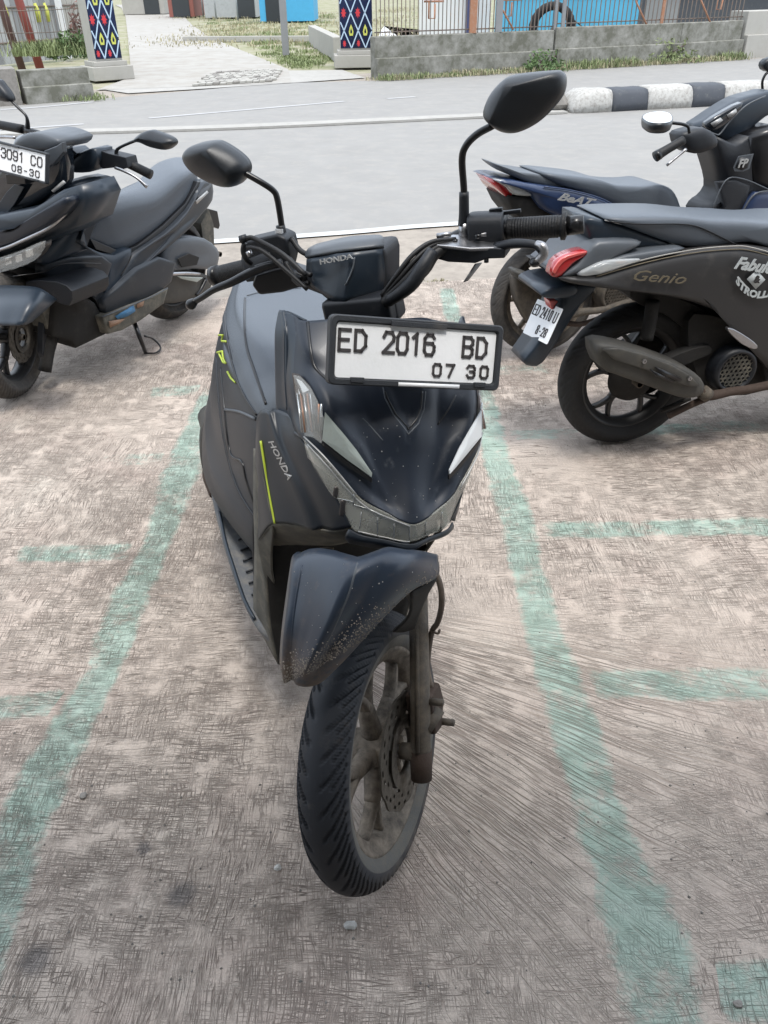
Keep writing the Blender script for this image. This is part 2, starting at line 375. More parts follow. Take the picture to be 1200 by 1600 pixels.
def plate_on(TL, TR, BR, BL, lines, parent, frame_w=.011, frame_m='frame_plastic', frame=True, lower=None):
    """number plate whose outer corners are the given world points"""
    TL, TR, BR, BL = map(np.array, (TL, TR, BR, BL)); ex = unit(TR - TL); ez = unit(np.cross(ex, TL - BL)); ey = np.cross(ez, ex)
    W = (np.linalg.norm(TR - TL) + np.linalg.norm(BR - BL)) / 2; Hh = abs(np.dot(((TL - BL) + (TR - BR)) / 2, ey)); o = (TL + TR + BL + BR) / 4 - ex * W / 2 - ey * Hh / 2
    class PF:
        def w(s, p): return o + ex * p[0] + ey * p[1] + ez * p[2]
    F = PF(); fw = frame_w
    def rr(x0, y0, x1, y1, r, z, n=4):
        q = []
        for cx, cy, a0 in ((x1 - r, y1 - r, 0), (x0 + r, y1 - r, 90), (x0 + r, y0 + r, 180), (x1 - r, y0 + r, 270)):
            for i in range(n + 1): a = R(a0 + 90 * i / n); q.append((cx + r * cos(a), cy + r * sin(a), z))
        return q
    if frame:
        rs = [rr(0, 0, W, Hh, fw * .9, -.010), rr(0, 0, W, Hh, fw * .9, .004), rr(.002, .002, W - .002, Hh - .002, fw * .8, .006), rr(fw - .002, fw - .002, W - fw + .002, Hh - fw + .002, fw * .5, .006), rr(fw, fw, W - fw, Hh - fw, fw * .5, .001)]
        V = [F.w(p) for r_ in rs for p in r_]; k = len(rs[0]); f = gridfaces(len(rs), k, False, True) + [tuple(range(k))]
        fr = mk('plate_frame', V, f, frame_m, parent, smooth=False)
        # the clips moulded on the frame
        for (x0, y0, ww, hh) in ((W * .33, Hh - fw * 1.15, W * .32, fw * .75), (W * .12, fw * .45, W * .075, fw * .75), (W * .84, fw * .45, W * .07, fw * .75)):
            box('frame_clip', F, (x0 + ww / 2, y0 + hh / 2, .0055), (ww, hh, .005), frame_m, fr, bevel=.0008)
    else: fw = 0
    pl = rr(fw + .0006, fw + .0006, W - fw - .0006, Hh - fw - .0006, .005, 0)
    V = [F.w((p[0], p[1], .0012)) for p in pl] + [F.w((p[0], p[1], -.0005)) for p in pl]; k = len(pl)
    pm = mk('number_plate', V, [tuple(range(k)), tuple(reversed(range(k, 2 * k)))] + [(j, (j + 1) % k, k + (j + 1) % k, k + j) for j in range(k)], 'plate_white', parent, smooth=False)
    for txt, x, y, size, wid, gap, sw in lines:
        V, Fc, _ = stroke_text(txt, F.w((W * x, Hh * y, .0011)), ex, ey, ez, Hh * size, W * wid, W * gap, Hh * sw, .0022)
        mk('plate_lettering', V, Fc, 'plate_black', pm, smooth=False)
    if lower: box('lower_strip', F, (W * lower[0], fw * .45, .0063), (W * lower[1], fw * .55, .002), 'plate_white', pm, bevel=0)
    return pm, F, W, Hh
# ================================================================== THE SETTING
def ground_concrete():
    m = bpy.data.materials.new('brushed_concrete'); m.use_nodes = True; t = m.node_tree; b = t.nodes['Principled BSDF']; L = t.links.new
    geo = N(t, 'ShaderNodeNewGeometry'); P = geo.outputs['Position']
    def noise(vec, s, d=4, r=.55, dist=0):
        n = N(t, 'ShaderNodeTexNoise'); n.inputs['Scale'].default_value = s; n.inputs['Detail'].default_value = d; n.inputs['Roughness'].default_value = r; n.inputs['Distortion'].default_value = dist
        L(vec, n.inputs['Vector']); return n.outputs[0]
    def mp(vec, loc=(0, 0, 0), rot=0, scale=(1, 1, 1)):
        n = N(t, 'ShaderNodeMapping'); n.inputs[1].default_value = loc; n.inputs[2].default_value = (0, 0, rot); n.inputs[3].default_value = scale
        L(vec, n.inputs[0]); return n.outputs[0]
    def rng(x, a, b_, c=0., d=1., smooth=False):
        n = N(t, 'ShaderNodeMapRange'); n.inputs[1].default_value = a; n.inputs[2].default_value = b_; n.inputs[3].default_value = c; n.inputs[4].default_value = d
        if smooth: n.interpolation_type = 'SMOOTHSTEP'
        L(x, n.inputs[0]); return n.outputs[0]
    def mth(op, a, b_=None):
        n = N(t, 'ShaderNodeMath', operation=op)
        for i, x in enumerate((a, b_)):
            if x is None: continue
            if isinstance(x, (int, float)): n.inputs[i].default_value = x
            else: L(x, n.inputs[i])
        return n.outputs[0]
    def mixc(f, a, b_):
        n = N(t, 'ShaderNodeMix', data_type='RGBA')
        if isinstance(f, (int, float)): n.inputs[0].default_value = f
        else: L(f, n.inputs[0])
        for i, x in ((6, a), (7, b_)):
            if isinstance(x, tuple): n.inputs[i].default_value = (*x, 1)
            else: L(x, n.inputs[i])
        return n.outputs[2]
    sep = N(t, 'ShaderNodeSeparateXYZ'); L(P, sep.inputs[0])
    # slightly wandering coordinates so that no stroke is dead straight
    wn = N(t, 'ShaderNodeTexNoise'); wn.inputs['Scale'].default_value = 1.6; wn.inputs['Detail'].default_value = 3; L(P, wn.inputs['Vector'])
    va = N(t, 'ShaderNodeVectorMath', operation='SCALE'); va.inputs[3].default_value = .13; L(wn.outputs['Color'], va.inputs[0])
    vb = N(t, 'ShaderNodeVectorMath', operation='ADD'); L(P, vb.inputs[0]); L(va.outputs[0], vb.inputs[1]); W = vb.outputs[0]
    strokes = []
    def chans(vec, s, d):
        n = N(t, 'ShaderNodeTexNoise'); n.inputs['Scale'].default_value = s; n.inputs['Detail'].default_value = d; L(vec, n.inputs['Vector'])
        q = N(t, 'ShaderNodeSeparateColor'); L(n.outputs['Color'], q.inputs[0]); return q.outputs
    big1 = chans(P, 2.2, 1); big2 = chans(mp(P, (4, 9, 2)), 1.7, 1); mid = chans(P, 17, 1)
    MK = [big1[0], big1[1], big1[2], big2[0], big2[1], big2[2]]
    def layer(vec, rot, across, along, lo, mk_i, moff, mlo, mhi, extra=None, wdt=.045, brk=True):
        # scratch lines are the zero crossings of stretched noise
        q = noise(mp(vec, (moff, 0, 0), rot, (across, along, 1)), 1.0, 1.0, .45)
        d = mth('ABSOLUTE', mth('SUBTRACT', q, lo))
        r = mth('MULTIPLY', rng(d, 0, wdt, 1, 0, True), rng(MK[mk_i], mlo, mhi))
        if brk: r = mth('MULTIPLY', r, rng(mid[mk_i % 3], .36, .56))
        if extra is not None: r = mth('MULTIPLY', r, extra)
        strokes.append(r); return r
    # fan of broom strokes around the front wheel
    c0 = G(300, 900)
    dx = mth('SUBTRACT', sep.outputs[0], float(c0[0])); dy = mth('SUBTRACT', sep.outputs[1], float(c0[1]))
    ang = mth('ARCTAN2', dy, dx); rad = mth('SQRT', mth('ADD', mth('MULTIPLY', dx, dx), mth('MULTIPLY', dy, dy)))
    cmb = N(t, 'ShaderNodeCombineXYZ'); L(mth('MULTIPLY', ang, 1.0), cmb.inputs[0]); L(rad, cmb.inputs[1])
    va2 = N(t, 'ShaderNodeVectorMath', operation='SCALE'); va2.inputs[3].default_value = .07; L(wn.outputs['Color'], va2.inputs[0])
    vb2 = N(t, 'ShaderNodeVectorMath', operation='ADD'); L(cmb.outputs[0], vb2.inputs[0]); L(va2.outputs[0], vb2.inputs[1])
    nearmask = mth('MULTIPLY', rng(rad, .28, .55, 0, 1), rng(rad, 1.0, 1.9, 1, 0))
    southeast = mth('MULTIPLY', rng(mth('ADD', mth('MULTIPLY', dy, .5), dx), -.05, .30), rng(mth('ADD', mth('MULTIPLY', dy, -1.0), mth('MULTIPLY', dx, -.12)), .0, .25))
    fan = mth('MULTIPLY', nearmask, southeast)
    layer(vb2.outputs[0], 0, 75, 2.6, .5, 0, 1.0, .30, .45, fan, .060, False)
    layer(vb2.outputs[0], .0, 140, 6, .47, 1, 2.0, .35, .50, fan, .065)
    other = mth('SUBTRACT', 1.0, mth('MULTIPLY', fan, .75))
    for (rot, ac, al, lo, mk_i, mo, a_, b__, wd_) in ((R(8), 11, 170, .5, 1, 3.3, .36, .60, .045), (R(-42), 150, 9, .5, 2, 5.1, .38, .62, .040), (R(3), 170, 11, .49, 3, 7.7, .38, .62, .042), (R(48), 150, 10, .52, 4, 11.3, .38, .62, .040),
            (R(24), 10, 160, .48, 5, 13.1, .36, .60, .042), (R(-70), 5, 48, .5, 0, 23.1, .45, .60, .018), (R(62), 5, 42, .5, 3, 31.1, .48, .62, .016)):
        layer(W, rot, ac, al, lo, mk_i, mo, a_, b__, other, wd_)
    s = strokes[0]
    for x in strokes[1:]: s = mth('MAXIMUM', s, x)
    fine = noise(P, 150, 5, .7); grit = noise(P, 420, 3, .6)
    blot = noise(P, 1.1, 5, .6); blot2 = noise(P, 3.7, 5, .62); 
    base_ = mixc(rng(blot, .35, .68), (.545, .462, .395), (.580, .502, .430))
    pink = mixc(rng(noise(mp(P, (9, 4, 0)), 2.3, 4, .6), .5, .68, 0, .45), base_, (.55, .43, .37))
    pale = mixc(rng(blot2, .56, .72, 0, .6), pink, (.63, .565, .485))
    gr = mixc(rng(fine, .35, .7, 0, .35), pale, (.22, .19, .17))
    grl = mixc(rng(grit, .62, .75, 0, .35), gr, (.58, .56, .52))
    # dark pits
    vor = N(t, 'ShaderNodeTexVoronoi'); vor.inputs['Scale'].default_value = 26; vor.inputs['Randomness'].default_value = 1; L(P, vor.inputs['Vector'])
    pit = mth('MULTIPLY', rng(vor.outputs['Distance'], .05, .13, 1, 0), rng(noise(mp(P, (5, 5, 0)), 3.1, 3), .58, .68))
    # teal paint, worn by the strokes; present where the sheet carries the "paint" attribute
    at = N(t, 'ShaderNodeAttribute', attribute_name='paint'); at.attribute_type = 'GEOMETRY'
    wear = mth('ADD', mth('MULTIPLY', noise(P, 7.0, 6, .75), .85), mth('MULTIPLY', noise(P, 55, 4, .7), .35))
    edge = mth('MULTIPLY', at.outputs['Fac'], 1.0)
    pf = mth('MULTIPLY', rng(mth('SUBTRACT', mth('ADD', mth('MULTIPLY', edge, .46), .325), wear), -.05, .22, 0, .86, True), rng(edge, 0, .12, 0, 1))
    teal = mixc(rng(noise(P, 12, 4), .4, .65), (.31, .43, .36), (.38, .49, .42))
    painted = mixc(pf, grl, teal)
    dark = mixc(mth('MULTIPLY', s, .62), painted, (.14, .108, .088))
    dark2 = mixc(mth('MULTIPLY', pit, .6), dark, (.10, .08, .075))
    # two old oil spots and tyre grime (they belong to the ground, so they are placed in world coordinates)
    out = dark2
    for (u, v, rr) in ((283, 1398, .033), (55, 1500, .036), (225, 1325, .018)):
        c = G(u, v); vv = N(t, 'ShaderNodeVectorMath', operation='DISTANCE'); vv.inputs[1].default_value = tuple(c); L(W, vv.inputs[0])
        # W wanders: compensate with raw position
        vd = N(t, 'ShaderNodeVectorMath', operation='DISTANCE'); vd.inputs[1].default_value = tuple(c); L(P, vd.inputs[0])
        dd = mth('ADD', vd.outputs['Value'], mth('MULTIPLY', mth('SUBTRACT', fine, .5), .04))
        out = mixc(rng(dd, rr * .45, rr, .6, 0), out, (.10, .10, .105))
    L(out, b.inputs['Base Color']); b.inputs['Roughness'].default_value = .88; b.inputs['Specular IOR Level'].default_value = .25
    h = mth('ADD', mth('MULTIPLY', s, -1.0), mth('ADD', mth('MULTIPLY', fine, .35), mth('MULTIPLY', pit, -.6)))
    bp = N(t, 'ShaderNodeBump'); bp.inputs['Strength'].default_value = .8; bp.inputs['Distance'].default_value = .008; L(h, bp.inputs['Height']); L(bp.outputs[0], b.inputs['Normal'])
    MATS['brushed_concrete'] = m
ground_concrete()
mat('asphalt', (.262, .258, .248), .9, dirt=(.32, .305, .28), dirt_amt=.4, dscale=2.2, bump=.6, bscale=60, spec=.2)
mat('shoulder_dirt', (.33, .295, .255), .95, dirt=(.20, .18, .16), dirt_amt=.5, dscale=4, bump=1.0, bscale=45, spec=.1, var=.3)
mat('road_paint', (.52, .53, .52), .7, dirt=(.36, .35, .34), dirt_amt=.25, dscale=5)
mat('faded_paint', (.40, .40, .40), .7, dirt=(.34, .34, .34), dirt_amt=.6, dscale=3)
mat('kerb_strip', (.36, .35, .325), .9, dirt=(.25, .24, .22), dirt_amt=.4, dscale=3, bump=.5, bscale=40)
mat('field', (.21, .22, .12), .95, dirt=(.38, .35, .29), dirt_amt=.62, dscale=.45, bump=1, bscale=9, var=.45, spec=.1)
mat('drive', (.36, .35, .325), .9, dirt=(.28, .255, .22), dirt_amt=.6, dscale=.9, bump=.4, bscale=20)
mat('old_wall', (.30, .295, .27), .92, dirt=(.12, .12, .095), dirt_amt=.8, dscale=1.6, bump=.8, bscale=25)
mat('pale_wall', (.36, .35, .32), .92, dirt=(.30, .29, .25), dirt_amt=.35, dscale=2.2, bump=.5, bscale=25)
mat('kerb_white', (.46, .455, .43), .8, dirt=(.16, .14, .12), dirt_amt=.5, dscale=9, bump=.6, bscale=40)
mat('kerb_black', (.055, .062, .075), .75, dirt=(.25, .24, .21), dirt_amt=.2, dscale=5, bump=.6, bscale=40)
mat('stone', (.24, .225, .205), .9, dirt=(.12, .115, .10), dirt_amt=.5, dscale=6, bump=1, bscale=40)
mat('grass', (.20, .24, .11), .8, var=.5, dscale=3); mat('dry_grass', (.34, .31, .20), .9, var=.4, dscale=3); mat('red_leaf', (.15, .085, .07), .8, var=.4, dscale=5)
mat('leaf', (.10, .16, .06), .7, var=.5, dscale=4)
mat('ikat_blue', (.010, .022, .085), .6, var=.2); mat('ikat_line', (.42, .55, .68), .6); mat('ikat_red', (.52, .03, .04), .6); mat('ikat_yellow', (.50, .52, .10), .6)
mat('iron', (.13, .115, .10), .6, dirt=(.28, .13, .07), dirt_amt=.35, dscale=5); mat('rust_paint', (.33, .15, .08), .7, dirt=(.35, .30, .25), dirt_amt=.4, dscale=9)
mat('post_grey', (.22, .225, .23), .6, dscale=4); mat('red_post', (.25, .055, .045), .6, dirt=(.15, .08, .06), dirt_amt=.4, dscale=8); mat('brown_post', (.09, .045, .04), .6, dscale=8)
mat('board_white', (.38, .39, .39), .8, dirt=(.22, .23, .21), dirt_amt=.35, dscale=3); mat('board_grey', (.30, .31, .31), .8, dirt=(.15, .16, .15), dirt_amt=.4, dscale=3)
mat('panel_blue', (.08, .36, .55), .5, dscale=1.2, var=.25); mat('panel_white', (.62, .63, .63), .6, dscale=1); mat('panel_peach', (.72, .48, .36), .6); mat('navy', (.05, .06, .14), .6)
mat('blue_wall', (.06, .33, .55), .7); mat('tin_roof', (.25, .09, .07), .7); mat('window_dark', (.03, .035, .04), .2)

def sheet(name, pts, z, m, kind='structure', sub=None, thick=0):
    V = [(p[0], p[1], z) for p in pts]; n = len(V)
    if thick:
        V += [(p[0], p[1], z - thick) for p in pts]; f = [tuple(range(n)), tuple(reversed(range(n, 2 * n)))] + [(j, (j + 1) % n, n + (j + 1) % n, n + j) for j in range(n)]
    else: f = [tuple(range(n))]
    o = mk(name, V, f, m, None, smooth=False)
    if o.data.polygons[0].normal.z < 0: o.data.flip_normals()
    if kind: o['kind'] = kind
    return o
# the field the whole place stands on, out to the horizon
sheet('ground', [(-700, -700), (700, -700), (700, 700), (-700, 700)], -.06, 'field')
edge_y = lambda x: 4.42 + .19 * (x - .1)
line_y = lambda x: 5.78 + .19 * x
slab_pts = [(-14, -6), (14, -6)] + [(x, edge_y(x) + .025 * sin(x * 9) + .015 * sin(x * 23)) for x in np.linspace(14, -14, 60)]
sheet('concrete_forecourt', slab_pts, 0, 'brushed_concrete', thick=.12)
far = [(-40, -4), (-14, 7.0), tuple(G(0, 163)[:2]), tuple(G(145, 152)[:2]), tuple(G(430, 127)[:2]), tuple(G(585, 123)[:2]), tuple(G(860, 105)[:2]), tuple(G(1060, 95)[:2]), tuple(G(1200, 88)[:2]), (16, 22.6), (60, 38)]
sheet('road_shoulder', [(x, edge_y(x) - .3) for x in (-40, 60)] + [(60, line_y(60) + .3), (-40, line_y(-40) + .3)], -.036, 'shoulder_dirt')
sheet('road', [(x, line_y(x) - .05) for x in (-40, 60)] + list(reversed(far)), -.030, 'asphalt')
def strip(name, pix, width, z, m, kind='structure', world=False, thick=0):
    P = np.array([p if world else G(*p)[:2] for p in pix], float)
    P = crom(P, 6) if len(P) > 2 else lin(P, 6)
    T = np.gradient(P, axis=0); T /= np.linalg.norm(T, axis=1)[:, None]; Nn = np.array([-T[:, 1], T[:, 0]]).T
    wv = width if hasattr(width, '__len__') else [width] * len(P); wv = np.interp(np.linspace(0, 1, len(P)), np.linspace(0, 1, len(wv)), wv)[:, None]
    A, B = P - Nn * wv / 2, P + Nn * wv / 2; n = len(P)
    V = [(*a, z) for a in A] + [(*b, z) for b in B]; f = [(i, i + 1, n + i + 1, n + i) for i in range(n - 1)]
    o = mk(name, V, f, m, None, smooth=False)
    if o.data.polygons[0].normal.z < 0: o.data.flip_normals()
    if thick: md = o.modifiers.new('s', 'SOLIDIFY'); md.thickness = thick; md.offset = 1
    if kind: o['kind'] = kind
    return o
ex_ = [(x, line_y(x)) for x in (-30, 0, 40)]
strip('road_edge_line', [(-30, line_y(-30)), (-8, line_y(-8)), G(330, 371)[:2], G(700, 344)[:2], G(1190, 318)[:2], (14, line_y(14))], .10, -.026, 'road_paint', world=True)
strip('road_edge_line', [G(590, 121)[:2], G(860, 103)[:2] - [0, .35], G(1100, 92)[:2] - [0, .35]], .14, -.026, 'faded_paint', world=True)
strip('road_edge_line', [G(0, 168)[:2], G(60, 164)[:2], G(145, 156)[:2]], .12, -.026, 'faded_paint', world=True)
for a, b in (((232, 181), (538, 155)), ((605, 151), (648, 148)), ((0, 199), (130, 190))): strip('road_centre_line', [a, b], .10, -.026, 'faded_paint')
strip('median_strip', [(-60, 210), (0, 207), (350, 197), (600, 186), (750, 179), (880, 172)], .26, -.026, 'kerb_strip', thick=.025)

# teal parking lines; the paint attribute is 1 in the middle and fades at the ragged edges
def paint_line(pairs, name='painted_parking_line', z=.0007, seg=10, strength=1.0):
    A = np.array([G(*p[0], z=z)[:2] for p in pairs]); B = np.array([G(*p[1], z=z)[:2] for p in pairs])
    c = (A + B) / 2; A = c + (A - c) * 1.28; B = c + (B - c) * 1.28
    A = crom(A, seg) if len(A) > 2 else lin(A, seg * 3); B = crom(B, seg) if len(B) > 2 else lin(B, seg * 3); n = len(A); k = 9; V = []; at = []
    for i in range(n):
        te = min(1, min(i, n - 1 - i) / 3 + .15)
        for j in range(k):
            q = j / (k - 1); V.append((*(A[i] * (1 - q) + B[i] * q), z)); e = min(q, 1 - q) * 2; at.append(min(1, e * 2.6) * te * strength)
    o = mk(name, V, gridfaces(n, k), 'brushed_concrete', None, smooth=False, kind='structure')
    if o.data.polygons[0].normal.z < 0: o.data.flip_normals()
    a_ = o.data.attributes.new('paint', 'FLOAT', 'POINT'); a_.data.foreach_set('value', at)
    return o
paint_line([((318, 600), (345, 600)), ((288, 665), (330, 665)), ((259, 722), (319, 722)), ((240, 775), (300, 775)), ((219, 850), (268, 850)), ((175, 925), (240, 925)), ((142, 1000), (210, 1000)), ((122, 1060), (182, 1060)), ((88, 1112), (158, 1112)), ((62, 1160), (140, 1160)), ((22, 1220), (112, 1220)), ((-12, 1300), (76, 1300)), ((-45, 1400), (46, 1400)), ((-80, 1520), (8, 1520)), ((-120, 1680), (-30, 1680))], strength=1.0)
paint_line([((684, 445), (708, 445)), ((690, 480), (718, 480)), ((705, 540), (742, 540)), ((728, 620), (775, 620)), ((754, 722), (802, 722)), ((765, 775), (823, 775)), ((787, 850), (844, 850)), ((803, 925), (863, 925)), ((820, 1000), (889, 1000)), ((832, 1052), (908, 1052)), ((850, 1110), (930, 1110)), ((870, 1190), (958, 1190)), ((898, 1300), (992, 1300)), ((928, 1400), (1050, 1400)), ((950, 1500), (1095, 1500)), ((972, 1600), (1110, 1600)), ((990, 1720), (1140, 1720))])
for pr, st in (([((265, 706), (262, 728)), ((155, 708), (150, 730))], .72), ([((222, 846), (212, 878)), ((20, 852), (10, 880))], .85), ([((130, 1075), (125, 1120)), ((60, 1078), (45, 1122)), ((-70, 1095), (-95, 1145))], .95),
               ([((836, 815), (840, 843)), ((1230, 806), (1240, 838))], .95), ([((905, 1046), (915, 1092)), ((1230, 1040), (1240, 1098))], .95), ([((1080, 1500), (1128, 1600)), ((1260, 1498), (1330, 1605))], .95),
               ([((232, 603), (228, 622)), ((335, 600), (335, 618))], .8), ([((770, 672), (778, 690)), ((900, 668), (910, 686)), ((1230, 652), (1240, 672))], .75), ([((700, 575), (704, 592)), ((860, 566), (868, 584))], .75)):
    paint_line(pr, strength=st, z=.00035)

# ---------------- striped kerb that starts where the median opens
def kerb():
    a = G(897, 174); bq = G(1215, 157); us = [897, 956, 1012, 1081, 1131, 1207]
    t = thing('striped_kerb', 'raised median kerb painted in worn black and white blocks', 'kerb', tuple(a))
    d = unit(bq - a); nrm = np.array([-d[1], d[0], 0]); pa = [G(u, 174 - (u - 897) * 17 / 318) for u in us]
    mats = ['kerb_white', 'kerb_black', 'kerb_white', 'kerb_black', 'kerb_white']
    for i in range(5):
        s0 = np.dot(pa[i] - a, d) + .004; s1 = np.dot(pa[i + 1] - a, d) - .004; V = []; nn = 7
        prof = [(0, 0), (.0, .10), (.02, .20), (.06, .245), (.14, .26), (.30, .262), (.42, .25), (.46, .2), (.47, 0)]
        for k in range(nn):
            q = k / (nn - 1); sx = s0 + (s1 - s0) * q; dip = 1.0
            if i == 0: dip = min(1, .45 + q * 2.2)
            if i == 1: dip = .97 if k else .93
            for (x, z) in prof:
                V.append(a + d * (sx + random.uniform(-.004, .004) * (0 < k < nn - 1)) + nrm * (x + (1 - dip) * .1 * (x < .1) + random.uniform(-.006, .006)) + np.array([0, 0, z * dip - .03 + random.uniform(-.005, .005) * (z > 0)]))
        m_ = len(prof); f = gridfaces(nn, m_, False, True) + [tuple(reversed(range(m_))), tuple(range((nn - 1) * m_, nn * m_))]
        mk('kerb_block', V, f, mats[i], t, label='worn white painted block' if mats[i] == 'kerb_white' else 'worn black painted block')
    # block running on out of frame
kerb()
def rock(name, c, s, m, seed, label=None, cat=None, group=None, parent=None):
    rnd = random.Random(seed); bm = bmesh.new(); bmesh.ops.create_icosphere(bm, subdivisions=2, radius=1)
    ph = [rnd.uniform(0, 6) for _ in range(6)]
    for v in bm.verts:
        x, y, z = v.co; k = 1 + .16 * sin(3 * x + ph[0]) + .13 * sin(4 * y + ph[1]) + .1 * sin(5 * z + ph[2]) + rnd.uniform(-.05, .05)
        v.co = Vector((x * k * s[0], y * k * s[1], max(-.25, z * k) * s[2]))
    V = [np.array(v.co) + np.array(c) for v in bm.verts]; f = [tuple(v.index for v in p.verts) for p in bm.faces]; bm.free()
    o = mk(name, V, f, m, parent, smooth=False)
    if label: tag(o, label, cat, group)
    return o
c = G(868, 172); rock('stone_block', c + [0, .15, .06], (.20, .16, .19), 'stone', 3, 'weathered grey stone lump beside the end of the striped kerb', 'stone')
c = G(1009, 96); rock('white_stone', c + [0, 0, .08], (.17, .12, .13), 'kerb_white', 5, 'small white stone in the weeds below the boundary wall', 'stone')

# ---------------- ikat-painted gate pillars
def pillar(bl, br, depth, hgt, label, side):
    bl, br = np.array(bl), np.array(br); ex = unit(br - bl); nb = np.array([-ex[1], ex[0], 0]); W_ = np.linalg.norm(br - bl)
    t = thing('gate_pillar', label, 'pillar', tuple((bl + br) / 2), 'patterned pillars on both sides of the driveway')
    class PF:
        def w(s, p): return bl + ex * p[0] + nb * p[1] + np.array([0, 0, p[2]])
    F = PF()
    box('plinth', F, (W_ / 2, depth / 2, .09), (W_ + .26, depth + .26, .22), 'pale_wall', t, bevel=.01)
    box('plinth_step', F, (W_ / 2, depth / 2, .24), (W_ + .12, depth + .12, .08), 'pale_wall', t, bevel=.01)
    sh = box('shaft', F, (W_ / 2, depth / 2, .28 + hgt / 2), (W_, depth, hgt), 'pale_wall', t, bevel=.006)
    fb = box('painted_face', F, (W_ / 2 , -.008, .30 + hgt / 2), (W_ - .015, .012, hgt - .04), 'ikat_blue', t, bevel=0)
    z0 = .30; pw = W_ * .43; ph = .60; VV = []; FF = []
    def quad(p, q, wd):
        nonlocal VV, FF
        p = np.array(p, float); q = np.array(q, float); d = unit(q - p); n = np.array([-d[1], d[0]]) * wd / 2; k = len(VV)
        for c_ in (p + n, q + n, q - n, p - n): VV.append(F.w((c_[0], -.0165, c_[1])))
        FF.append((k, k + 1, k + 2, k + 3))
    off = .30 * pw
    rows = int(hgt / ph) + 3
    for r_ in range(rows):
        for cidx in range(-2, 5):
            cx = off + cidx * pw; cz = z0 + .02 + r_ * ph
            pts = [(cx, cz - ph / 2), (cx + pw / 2, cz), (cx, cz + ph / 2), (cx - pw / 2, cz)]
            for a_, b_ in zip(pts, pts[1:] + pts[:1]):
                # clip to the face
                a_ = np.array(a_); b_ = np.array(b_); q0, q1 = 0., 1.
                for dim, lo, hi in ((0, .015, W_ - .015), (1, z0 + .02, z0 + hgt - .05)):
                    dd = b_[dim] - a_[dim]
                    if abs(dd) < 1e-9: continue
                    ta, tb = sorted(((lo - a_[dim]) / dd, (hi - a_[dim]) / dd)); q0 = max(q0, ta); q1 = min(q1, tb)
                if q1 - q0 > .04: quad(a_ + (b_ - a_) * q0, a_ + (b_ - a_) * q1, .022)
    mk('painted_lattice', VV, FF, 'ikat_line', fb, smooth=False)
    def motif(cx, cz, s_, m_, n_):
        if cx - s_ * .5 < .0 or cx + s_ * .5 > W_ - .0 or cz > z0 + hgt - .2 or cz < z0 + .04: return
        P_ = []
        if n_ == 'star':
            for i in range(16):
                rr_ = s_ * (1 if i % 2 == 0 else .55); a = 2 * pi * i / 16; P_.append(F.w((cx + rr_ * .62 * cos(a), -.0172, cz + rr_ * 1.1 * sin(a))))
            mk('painted_motif', P_, [tuple(range(16))], m_, fb, smooth=False)
        else:
            out_ = [(-.55, -.9), (.55, -.9), (.8, -.2), (.45, .55), (.0, 1.15), (-.45, .55), (-.8, -.2)]; inn = [(p[0] * .42, p[1] * .45 - .1) for p in out_]
            V_ = [F.w((cx + p[0] * s_ * .62, -.0172, cz + p[1] * s_)) for p in out_ + inn]; n7 = 7
            mk('painted_motif', V_, [(i, (i + 1) % n7, n7 + (i + 1) % n7, n7 + i) for i in range(n7)] + [], m_, fb, smooth=False)
    for r_ in range(rows):
        for cidx in range(-2, 5):
            cx = off + cidx * pw; cz = z0 + .02 + r_ * ph
            motif(cx, cz + (.08 if r_ == 0 else 0), .062 if r_ == 0 else .088, 'ikat_red', 'star'); motif(cx + pw / 2, cz + ph / 2, .095, 'ikat_yellow', 'bell')
    return t
pl0 = G(155, 124); pl1 = G(196, 121)
pillar(pl0, pl1, .40, 2.6, 'square gate pillar painted with blue red and yellow weave pattern, left of the driveway', 0)
pr0 = G(533, 104); pr1 = G(583, 103)
pillar(pr0, pr1, .40, 2.6, 'square gate pillar painted with blue red and yellow weave pattern, at the end of the long low wall', 1)

# ---------------- driveway and its paved mouth
dl = [(150, 138), (205, 118), (200, 60), (196, 25), (190, 12), (180, 7), (300, 4), (318, 9), (285, 22), (300, 38), (330, 58), (385, 80), (450, 106), (455, 127)]
sheet('driveway', [G(*p)[:2] for p in dl], -.022, 'drive')
sheet('driveway_apron', [G(*p)[:2] for p in [(160, 137), (205, 124), (300, 114), (440, 108), (535, 107), (570, 119), (440, 128), (300, 137), (200, 143)]], -.0245, 'kerb_strip')
sheet('verge', [tuple(p) for p in far] + [(p[0] - .6, p[1] + 1.3) for p in reversed(far)], -.040, 'shoulder_dirt')
# rough pavers laid in the mouth of the driveway
pv = bmesh.new(); PV = []; PFc = []
ga, gb, gc = G(300, 133)[:2], G(425, 126)[:2], G(330, 113)[:2]
rnd = random.Random(4)
mouth = thing('paved_mouth', 'rough grey pavers laid across the mouth of the driveway', 'paving', (*((ga + gb) / 2), -.02))
e1 = (gb - ga); e2 = (gc - ga)
for i in range(12):
    for j in range(9):
        q = ga + e1 * (i + .04 + .5 * (j % 2)) / 12 + e2 * (j + .04) / 9; a1 = e1 / 12 * .9; a2 = e2 / 9 * .86
        ptz = [q, q + a1, q + a1 + a2, q + a2]; hz = .006 + rnd.uniform(0, .012)
        V = [(*p, -.016) for p in ptz] + [(*(p + rnd.uniform(-.006, .006)), hz) for p in ptz]
        mk('paver', V, [(4, 5, 6, 7), (0, 1, 5, 4), (1, 2, 6, 5), (2, 3, 7, 6), (3, 0, 4, 7)], 'stone' if rnd.random() < .22 else 'pale_wall', mouth, smooth=False)

